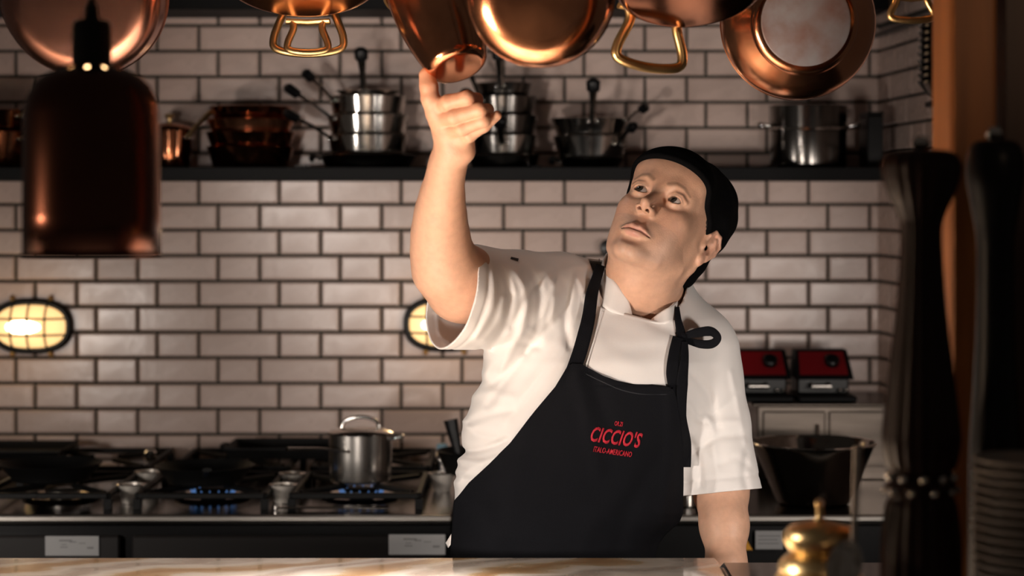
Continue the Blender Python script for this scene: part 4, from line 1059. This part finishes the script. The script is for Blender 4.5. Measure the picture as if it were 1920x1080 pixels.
def build_person():
    skin = mat('skin', (.66, .385, .26), .46, attr='Col', var=.10, vscale=90, bump=.10, bscale=420, spec=.45, sss=.12)
    VS, FS, CS = [], [], []; base = 0
    def push(V, Fq, C):
        nonlocal base
        VS.append(V); FS.append(Fq + base); CS.append(C); base += len(V)
    lo, hi = box_px(1118, 1385, 262, 640, -.17, .17)
    V, Q = surface_nets(lambda p: body_sdf(p, 'head'), lo, hi, .0014)
    px, py = to_px(V); V, Q, _ = cull(V, Q, py < 628); push(V, Q, head_colors(V))
    lo, hi = box_px(750, 1010, 110, 640, -.44, -.02)
    V, Q = surface_nets(lambda p: body_sdf(p, 'arm_r'), lo, hi, .0017)
    px, py = to_px(V); V, Q, _ = cull(V, Q, px < 985)
    px, py = to_px(V); C = np.tile(SKIN, (len(V), 1)); C = C * (1 - .22 * np.clip((270 - py) / 90, 0, 1)[:, None] * np.array((0, .35, .35))); push(V, Q, C)
    lo, hi = box_px(1280, 1430, 840, 1260, -.2, .12)
    V, Q = surface_nets(lambda p: body_sdf(p, 'arm_l'), lo, hi, .0026); px, py = to_px(V); V, Q, _ = cull(V, Q, py > 850)
    push(V, Q, np.tile(SKIN, (len(V), 1)))
    lo, hi = box_px(830, 1450, 470, 1300, -.25, .25)
    V, Q = surface_nets(lambda p: body_sdf(p, 'trunk'), lo, hi, .007, lip=2.2); px, py = to_px(V)
    keep = (py > 600) & (px > 900) & ~((px > 1270) & (py > 870)); keep |= (px > 960) & (px < 1130) & (py > 530); V, Q, _ = cull(V, Q, keep)
    push(V, Q, np.tile(SKIN, (len(V), 1)))
    V = np.concatenate(VS); Q = np.concatenate(FS); C = np.concatenate(CS)
    person = obj('person', np_mesh('person', V, Q, skin, C), None,
                 'cook in white short-sleeved jacket, navy apron and black cap, reaching up to a copper pan', 'person')

    # eyes
    white = mat('eye_white', (.52, .46, .42), .12, spec=.6, coat=.5); iris = mat('eye_iris', (.035, .028, .022), .08, coat=.8); pupil = mat('eye_pupil', (.004, .004, .004), .05, coat=.8)
    gaze = np.array((-.24, .96, .08)); gaze /= np.linalg.norm(gaze)
    for sx in (-1, 1):
        c = from_head(np.array([(30 * sx, 76.5, -1)]))[0]; ax = gaze @ HR.T
        M = aim_matrix(ax, c); R = .0121
        b = MB(); n = 24
        prof = [(R * math.sin(t), R * math.cos(t)) for t in np.linspace(1e-4, math.pi - 1e-4, 20)]
        b.lathe(prof, n).xf(M); e = b.obj('eye', white, person)
        for nm, r0, off, mm in (('iris', .0067, .00025, iris), ('pupil', .0030, .00045, pupil)):
            b = MB(); Rr = R + off; a1 = math.asin(r0 / Rr)
            b.lathe([(Rr * math.sin(t), Rr * math.cos(t)) for t in np.linspace(1e-4, a1, 6)], n).xf(M); b.obj(nm, mm, e)

    # hair at the temple and nape, and the cap
    def cranium(q, g): return smin(ell(q, (0, -8, 34), (75 + g, 96 + g, 82 + g)), ell(q, (0, 66, 46), (62 + g, 30 + g, 44 + g)), 24)
    def hair_sdf(p):
        q = to_head(p); m = q.copy(); m[:, 0] = np.abs(m[:, 0])
        d = cranium(q, 2.6) + .6 * np.sin(q[:, 2] * .9 + q[:, 1] * .5) * np.sin(q[:, 0] * .7)
        d = smin(d, ell(q, (0, -62, -30), (55, 34, 40)), 20)
        side = np.minimum(np.where(m[:, 0] > 40, ell(m, (70, 16, 8), (14, 13, 30)), 50), 60)
        cut = np.minimum(np.maximum((q[:, 1] + 24) - np.clip((q[:, 2] - 12) * .6, 0, 60), -50), np.maximum(side, q[:, 1] - 26 - .25 * (q[:, 2])))
        return smax(d, cut, 3) * HS
    lo, hi = box_px(1130, 1400, 262, 530, -.17, .17)
    V, Q = surface_nets(hair_sdf, lo, hi, .0022)
    obj('hair', np_mesh('hair', V, Q, mat('hair', (.018, .013, .011), .55, bump=.5, bscale=300)), person, label='short dark hair showing at the temple')
    def cap_sdf(p):
        q = to_head(p)
        d = cranium(q, 6.5)
        d = smin(d, ell(q, (3, -46, 51), (83, 74, 86)), 26)
        d = smin(d, ell(q, (0, -72, -26), (66, 46, 62)), 22)
        a = np.arctan2(q[:, 0], q[:, 1] + 10)
        back = np.clip((30 - q[:, 1]) / 60, 0, 1)
        d += back * (1.6 * np.sin(a * 9 + q[:, 2] * .05) + 1.0 * np.sin(q[:, 2] * .16 + a * 3))
        # rim: from the forehead down behind the ears to the nape
        rim = np.interp(q[:, 1], [-115, -60, -32, -8, 18, 45, 70, 100], [-78, -72, -50, -10, 10, 23, 42, 60])
        d = smax(d, rim - q[:, 2], 3.5)
        edge = np.abs(q[:, 2] - rim - 4); d -= .9 * np.exp(-(edge / 3.5) ** 2)
        return d * HS
    V, Q = surface_nets(cap_sdf, *box_px(1120, 1410, 245, 540, -.19, .22), .0022)
    obj('cap', np_mesh('cap', V, Q, mat('black_cotton', (.0022, .0022, .0026), .9, bump=.25, bscale=500, spec=.08)), person, label='close-fitting black cloth cap')

    # jacket
    cloth = mat('white_cotton', (.80, .76, .73), .82, bump=.04, bscale=700, spec=.2, sheen=.15)
    lo, hi = box_px(770, 1460, 440, 1240, -.36, .24)
    V, Q = surface_nets(jacket_sdf, lo, hi, .0031, lip=2.2)
    px, py = to_px(V)
    hole = [(1100, 470), (1130, 560), (1150, 574), (1183, 589), (1218, 601), (1258, 590), (1280, 560), (1310, 470)]
    ins = np.zeros(len(V), bool); hx = [a[0] for a in hole]; hy = [a[1] for a in hole]
    for k in range(len(hole)):
        x0, y0, x1, y1 = hx[k - 1], hy[k - 1], hx[k], hy[k]
        if y0 != y1: ins ^= ((y0 > py) != (y1 > py)) & (px < (x1 - x0) * (py - y0) / (y1 - y0) + x0)
    nk = chain(V.astype(f32), [(W(1205, 480, .03), .066), (W(1203, 585, .03), .066)])
    V, Q, _ = cull(V, Q, ~(ins & ((V[:, 1] < D0 + .03) | (nk < 0))) & ~(nk < 0))
    me = np_mesh('jacket', V, Q, cloth)
    import bmesh
    bm = bmesh.new(); bm.from_mesh(me)
    for _ in range(14):
        mv = {}
        for v_ in bm.verts:
            if v_.is_boundary:
                nb = [e.other_vert(v_) for e in v_.link_edges if e.is_boundary]
                if len(nb) == 2: mv[v_] = v_.co * .4 + (nb[0].co + nb[1].co) * .3
        for v_, c_ in mv.items(): v_.co = c_
    for cc, nn, tst in ((CUT_RC, CUT_RN, lambda c: c.x < (930 - 960) / PM), (CUT_LC, CUT_LN, lambda c: c.x > (1272 - 960) / PM and c.z < CAMZ + (HY - 840) / PM)):
        fs = [f for f in bm.faces if all(tst(v_.co) for v_ in f.verts)]
        g = set(fs)
        for f in fs: g.update(f.edges); g.update(f.verts)
        bmesh.ops.bisect_plane(bm, geom=list(g), dist=1e-5, plane_co=Vector(cc), plane_no=Vector(nn), clear_outer=True)
    bm.to_mesh(me); bm.free()
    j = obj('jacket', me, person, label='white double-breasted short-sleeved chef jacket')
    s_ = j.modifiers.new('cloth', 'SOLIDIFY'); s_.thickness = .0028; s_.offset = -1

    def front(px, py, fn, lo=-.45, hi=.15, n=150, off=.004):
        """distance at which the view of (px, py) first meets the cloth"""
        px = np.asarray(px, float); py = np.asarray(py, float); ds = np.linspace(D0 + lo, D0 + hi, n)
        out = np.full(len(px), np.nan)
        prev = None
        for dd in ds:
            P = np.stack([(px - 960) * dd / F, np.full(len(px), dd), CAMZ + (HY - py) * dd / F], 1).astype(f32)
            s1 = fn(P)
            if prev is not None:
                hit = np.isnan(out) & (s1 < 0) & (prev >= 0); t = prev / np.maximum(prev - s1, 1e-9)
                out[hit] = (dd - (ds[1] - ds[0]) * (1 - t))[hit]
            prev = s1
        return out - off
    def fill(Z):
        Z = Z.copy(); n = 0
        while np.isnan(Z).any() and n < 400:
            A = np.pad(Z, 1, constant_values=np.nan); st = np.stack([A[:-2, 1:-1], A[2:, 1:-1], A[1:-1, :-2], A[1:-1, 2:]])
            with np.errstate(all='ignore'):
                import warnings; warnings.simplefilter('ignore'); m_ = np.nanmean(st, 0)
            k = np.isnan(Z); Z[k] = m_[k] + .004; n += 1
        return Z
    def blur(Z, n):
        for _ in range(n):
            A = np.pad(Z, 1, mode='edge'); Z = (A[:-2, 1:-1] + A[2:, 1:-1] + A[1:-1, :-2] + A[1:-1, 2:] + 2 * Z) / 6
        return Z
    def sheet(name, X, Y, m, parent, off, thick, nblur=2, fn=jacket_sdf, lift=None, label=None):
        Z = front(X.ravel(), Y.ravel(), fn, off=off).reshape(X.shape); Zf = fill(Z); Z = np.minimum(blur(Zf, nblur), Zf + off * .5)
        if lift is not None: Z = Z - lift
        P = np.stack([(X - 960) * Z / F, Z, CAMZ + (HY - Y) * Z / F], -1); r, c = X.shape
        idx = np.arange(r * c).reshape(r, c)
        Q = np.stack([idx[:-1, :-1], idx[1:, :-1], idx[1:, 1:], idx[:-1, 1:]], -1).reshape(-1, 4)
        o = obj(name, np_mesh(name, P.reshape(-1, 3), Q, m), parent, label=label)
        s_ = o.modifiers.new('cloth', 'SOLIDIFY'); s_.thickness = thick; s_.offset = 1
        return o, Z
    def strip(pts, widths, n=40, across=7):
        c = np.array(spline(pts, n // (len(pts) - 1))); t = np.gradient(c, axis=0); t /= np.linalg.norm(t, axis=1)[:, None]
        nn = np.stack([-t[:, 1], t[:, 0]], 1); w = np.interp(np.linspace(0, 1, len(c)), np.linspace(0, 1, len(widths)), widths)
        s1 = np.linspace(-.5, .5, across); P = c[:, None, :] + nn[:, None, :] * (w[:, None] * s1)[:, :, None]
        return P[..., 0], P[..., 1]

    # collar of the jacket: a stand-up band round the neck, open at the throat
    lowp = [(1183, 595, -.052), (1160, 590, -.045), (1132, 576, -.025), (1117, 548, .01), (1124, 518, .055), (1165, 500, .095), (1215, 505, .112), (1262, 530, .095), (1284, 562, .06), (1283, 588, .02), (1262, 602, -.02), (1238, 608, -.04), (1218, 604, -.052)]
    uppp = [(1184, 592, -.056), (1176, 560, -.052), (1152, 527, -.038), (1132, 499, -.005), (1142, 472, .04), (1180, 456, .08), (1225, 465, .100), (1262, 500, .090), (1279, 535, .06), (1275, 556, .02), (1260, 572, -.018), (1240, 585, -.042), (1221, 601, -.055)]
    zf_ = front(np.array([a[0] for a in lowp], float), np.array([a[1] for a in lowp], float), jacket_raw) - D0
    lowp = [(a[0], a[1], float(z) if (k < 3 or k > 9) and z == z else a[2]) for k, (a, z) in enumerate(zip(lowp, zf_))]
    uppp = [(a[0], a[1], min(a[2], lowp[k][2] + .012) if (k < 3 or k > 9) else a[2]) for k, a in enumerate(uppp)]
    lw_ = np.array(spline(lowp, 6)); up_ = np.array(spline(uppp, 6)); rows = 8
    G = np.stack([lw_ * (1 - t) + up_ * t for t in np.linspace(0, 1, rows)], 1)
    P = np.array([[W(*g) for g in row] for row in G]); r, c = P.shape[:2]; idx = np.arange(r * c).reshape(r, c)
    Q = np.stack([idx[:-1, :-1], idx[1:, :-1], idx[1:, 1:], idx[:-1, 1:]], -1).reshape(-1, 4)
    co = obj('collar', np_mesh('collar', P.reshape(-1, 3), Q, cloth), j); s_ = co.modifiers.new('cloth', 'SOLIDIFY'); s_.thickness = .0035; s_.offset = 0

    # double front panel of the jacket
    rows = np.linspace(0, 1, 34); cs = np.linspace(0, 1, 44)
    Lx = np.interp(rows, [0, .5, 1], [1126, 1108, 1085]); Ty = np.interp(cs, [0, .35, .65, .78, 1], [577, 589, 600, 604, 600])
    X = Lx[:, None] * (1 - cs) + np.interp(rows, [0, 1], [1268, 1268])[:, None] * cs; Y = Ty[None, :] * (1 - rows[:, None]) + 745 * rows[:, None]
    sheet('front_panel', X, Y, cloth, j, .0035, .002, 3)
    X, Y = strip([(1131, 583), (1115, 635), (1095, 700)], [3, 3, 3], 40, 3); sheet('stitching', X, Y, cloth, j, .0075, .001, 0)
    # apron
    navy = mat('navy_cotton', (.0052, .0054, .0072), .85, var=.25, vscale=700, bump=.3, bscale=900, spec=.12)
    vs = np.concatenate([np.linspace(682, 726, 23), np.linspace(728, 1230, 120)])
    Lk = [(682, 1068), (690, 1062), (725, 1041), (770, 1003), (830, 957), (870, 917), (905, 879), (938, 853), (1000, 849), (1045, 846), (1230, 842)]
    Rk = [(682, 1088), (688, 1100), (705, 1132), (714, 1158), (721, 1192), (724, 1222), (726, 1261), (745, 1267), (790, 1275), (850, 1280), (960, 1279), (978, 1272), (1000, 1246), (1020, 1232), (1060, 1224), (1230, 1215)]
    La = np.interp(vs, *zip(*Lk)); Ra = np.interp(vs, *zip(*Rk)); cs = np.linspace(0, 1, 90)
    X = La[:, None] * (1 - cs) + Ra[:, None] * cs; Y = np.repeat(vs[:, None], 90, 1)
    lift = .0
    for pl, hh, ww in [([(1078, 690), (1100, 780), (1120, 880)], .004, 14), ([(1110, 700), (1135, 780), (1170, 830)], -.003, 14), ([(1255, 730), (1258, 850), (1240, 960)], .004, 12),
                       ([(1180, 900), (1120, 970), (1080, 1060)], .004, 22), ([(1230, 860), (1180, 950), (1150, 1050)], -.004, 18), ([(990, 800), (960, 900), (940, 1000)], .004, 22), ([(880, 920), (920, 970), (960, 1050)], -.004, 18)]:
        lift = lift + hh * np.exp(-(seg_dist(X, Y, spline(pl, 5)) / ww) ** 2)
    ap, Z = sheet('apron', X, Y, navy, person, .0085, .003, 10, lift=lift, label='dark navy bib apron with red embroidered lettering')
    def apron_z(px, py):
        i = np.abs(vs[:, None] - np.asarray(py)[None]).argmin(0); out = []
        for k, ii in enumerate(i): out.append(np.interp(px[k], X[ii], Z[ii]))
        return np.array(out)
    pl = np.array(spline([(1098, 701), (1130, 716), (1165, 731), (1205, 739), (1262, 739)], 10)); zz = apron_z(pl[:, 0], pl[:, 1]) - .0028
    MB().tube([at(a[0], a[1], z) for a, z in zip(pl, zz)], .0009, 6).obj('hem_stitching', mat('navy_thread', (.02, .021, .026), .8), ap)
    # neck straps and tie
    X1, Y1 = strip([(1127, 497), (1112, 545), (1103, 600), (1090, 650), (1075, 696)], [16, 21, 25, 27, 27], 60); sheet('neck_strap', X1, Y1, navy, ap, .011, .0025, 4)
    X1, Y1 = strip([(1270, 575), (1272, 600), (1278, 628), (1276, 642)], [7, 12, 17, 22], 40); sheet('neck_strap', X1, Y1, navy, ap, .012, .0025, 4)
    X1, Y1 = strip([(1272, 632), (1264, 665), (1262, 700), (1268, 742)], [20, 20, 24, 22], 40); sheet('neck_strap', X1, Y1, navy, ap, .013, .0025, 4)
    X1, Y1 = strip([(1284, 640), (1284, 670), (1279, 720), (1279, 780), (1286, 830), (1286, 876)], [11, 15, 22, 16, 20, 19], 60); sheet('tie_end', X1, Y1, navy, ap, .016, .0025, 4)
    def band(name, pts, w, tilt):
        P = np.array(spline(pts, 10)); t = np.gradient(P[:, :2], axis=0); t /= np.linalg.norm(t, axis=1)[:, None] + 1e-9
        V = []
        for k in range(len(P)):
            ww = np.interp(k / (len(P) - 1), np.linspace(0, 1, len(w)), w)
            n_ = np.array((-t[k, 1], t[k, 0])) if tilt is None else np.array(tilt)
            for s1 in (-.5, 0, .5):
                V.append(W(P[k, 0] + n_[0] * ww * s1, P[k, 1] + n_[1] * ww * s1, P[k, 2] + (.002 if s1 == 0 else 0)))
        V = np.array(V); r = len(P); idx = np.arange(r * 3).reshape(r, 3)
        Q = np.stack([idx[:-1, :-1], idx[1:, :-1], idx[1:, 1:], idx[:-1, 1:]], -1).reshape(-1, 4)
        o = obj(name, np_mesh(name, V, Q, navy), ap); s_ = o.modifiers.new('cloth', 'SOLIDIFY'); s_.thickness = .0022; s_.offset = 0
    zb = float(np.nanmean(front(np.array([1276., 1300., 1330.]), np.array([634., 636., 638.]), jacket_sdf))) - D0
    band('bow_loop', [(1280, 631, zb - .012), (1302, 625, zb - .020), (1328, 621, zb - .022), (1341, 626, zb - .018), (1345, 636, zb - .014), (1334, 645, zb - .012), (1312, 645, zb - .012), (1284, 637, zb - .012)], [9, 16, 18, 15, 14, 16, 15, 9], None)
    band('bow_loop', [(1276, 630, zb - .012), (1268, 628, zb - .016), (1262, 634, zb - .016), (1268, 641, zb - .012), (1276, 637, zb - .012)], [7, 9, 8, 8, 6], None)
    b = MB(); prof = [(.0105 * math.sin(t), .0105 * math.cos(t)) for t in np.linspace(.01, math.pi - .01, 12)]
    b.lathe(prof, 16).xf(Matrix.Translation(Vector(W(1277, 634, zb - .012))) @ Matrix.Diagonal((1.0, .8, 1.1, 1))); b.obj('knot', navy, ap)

    # embroidered lettering, laid on the bib
    red = mat('red_thread', (.52, .012, .030), .7, bump=.3, bscale=1500)
    def words(txt, cx, cy, hgt, wid, ang, name, fat, shear=0.0):
        cu = bpy.data.curves.new('t', 'FONT'); cu.body = txt; cu.align_x = 'CENTER'; cu.align_y = 'CENTER'; cu.size = 1; cu.offset = fat; cu.resolution_u = 3; cu.space_character = 1.06
        t = bpy.data.objects.new('t', cu); COL.objects.link(t); dg = bpy.context.evaluated_depsgraph_get(); me = bpy.data.meshes.new_from_object(t.evaluated_get(dg))
        bpy.data.objects.remove(t); bpy.data.curves.remove(cu)
        V = np.array([v_.co[:2] for v_ in me.vertices]); mn, mx = V.min(0), V.max(0); V = (V - (mn + mx) / 2) / (mx - mn) * np.array((wid, hgt))
        a = math.radians(ang); X = cx + V[:, 0] * math.cos(a) + V[:, 1] * (math.sin(a) + shear); Yp = cy + V[:, 0] * math.sin(a) - V[:, 1] * math.cos(a)
        z = apron_z(X, Yp) - .0042
        for k, v_ in enumerate(me.vertices): v_.co = at(X[k], Yp[k], z[k])
        me.materials.clear(); me.materials.append(red)
        for p_ in me.polygons: p_.material_index = 0
        o = obj(name, me, ap, label='red embroidered lettering'); s_ = o.modifiers.new('thread', 'SOLIDIFY'); s_.thickness = .0012; s_.offset = 0
    words("CICCIO'S", 1155.5, 819.5, 29, 94, 8, 'embroidered_lettering', .022, .20)
    words("ITALO-AMERICANO", 1149, 847, 10.5, 72, 8.5, 'embroidered_lettering', .01, .08)
    words("OR.ZI", 1160, 794.5, 8.5, 15, 7, 'embroidered_lettering', .012, .06)
    # small dark embroidery on the shoulder
    X1, Y1 = strip([(958, 483), (972, 487)], [3.5, 5], 12, 3); sheet('shoulder_mark', X1, Y1, mat('dark_thread', (.03, .025, .025), .8), j, .003, .001, 0)

    # trousers and shoes under the apron, behind the counter
    zf = CAMZ + (HY - 1200) / PM
    def legs(p):
        d = ell(p, (.085, D0 + .02, zf + .02), (.19, .125, .16))
        for sx in (-1, 1):
            d = smin(d, chain(p, [((.085 + .09 * sx, D0 + .02, zf), .098), ((.085 + .10 * sx, D0 - .0, .46), .072), ((.085 + .11 * sx, D0 + .03, .07), .062)]), .05)
        return np.maximum(d, np.float32(.05) - p[:, 2])
    V, Q = surface_nets(legs, (-.25, D0 - .25, .0), (.42, D0 + .3, zf + .22), .012)
    V = np.asarray(V); obj('trousers', np_mesh('trousers', V, Q, mat('black_trousers', (.010, .010, .012), .85)), person)
    for sx in (-1, 1):
        def shoe(p):
            c = .085 + .11 * sx
            return np.maximum(smin(ell(p, (c, D0 + .03, .055), (.048, .075, .058)), ell(p, (c + .015 * sx, D0 - .07, .035), (.052, .115, .042)), .03), np.float32(.002) - p[:, 2])
        V, Q = surface_nets(shoe, (.085 + .11 * sx - .09, D0 - .22, -.02), (.085 + .11 * sx + .1, D0 + .15, .14), .006)
        obj('shoe', np_mesh('shoe', V, Q, mat('black_leather', (.012, .012, .012), .4)), person)
    # corner of the cloth tucked in at the hip
    zt = -.02
    V = np.array([W(858, 985, zt), W(846, 1003, zt), W(837, 1018, zt - .01), W(841, 1027, zt - .01), W(851, 1012, zt), W(859, 1000, zt)])
    m_ = bpy.data.meshes.new('cloth_corner'); m_.from_pydata([tuple(v_) for v_ in V], [], [(0, 1, 2, 3, 4, 5)]); m_.materials.append(cloth)
    o = obj('tucked_cloth', m_, person, label='white cloth corner tucked in at the hip'); s_ = o.modifiers.new('cloth', 'SOLIDIFY'); s_.thickness = .004
    return person
build_person()
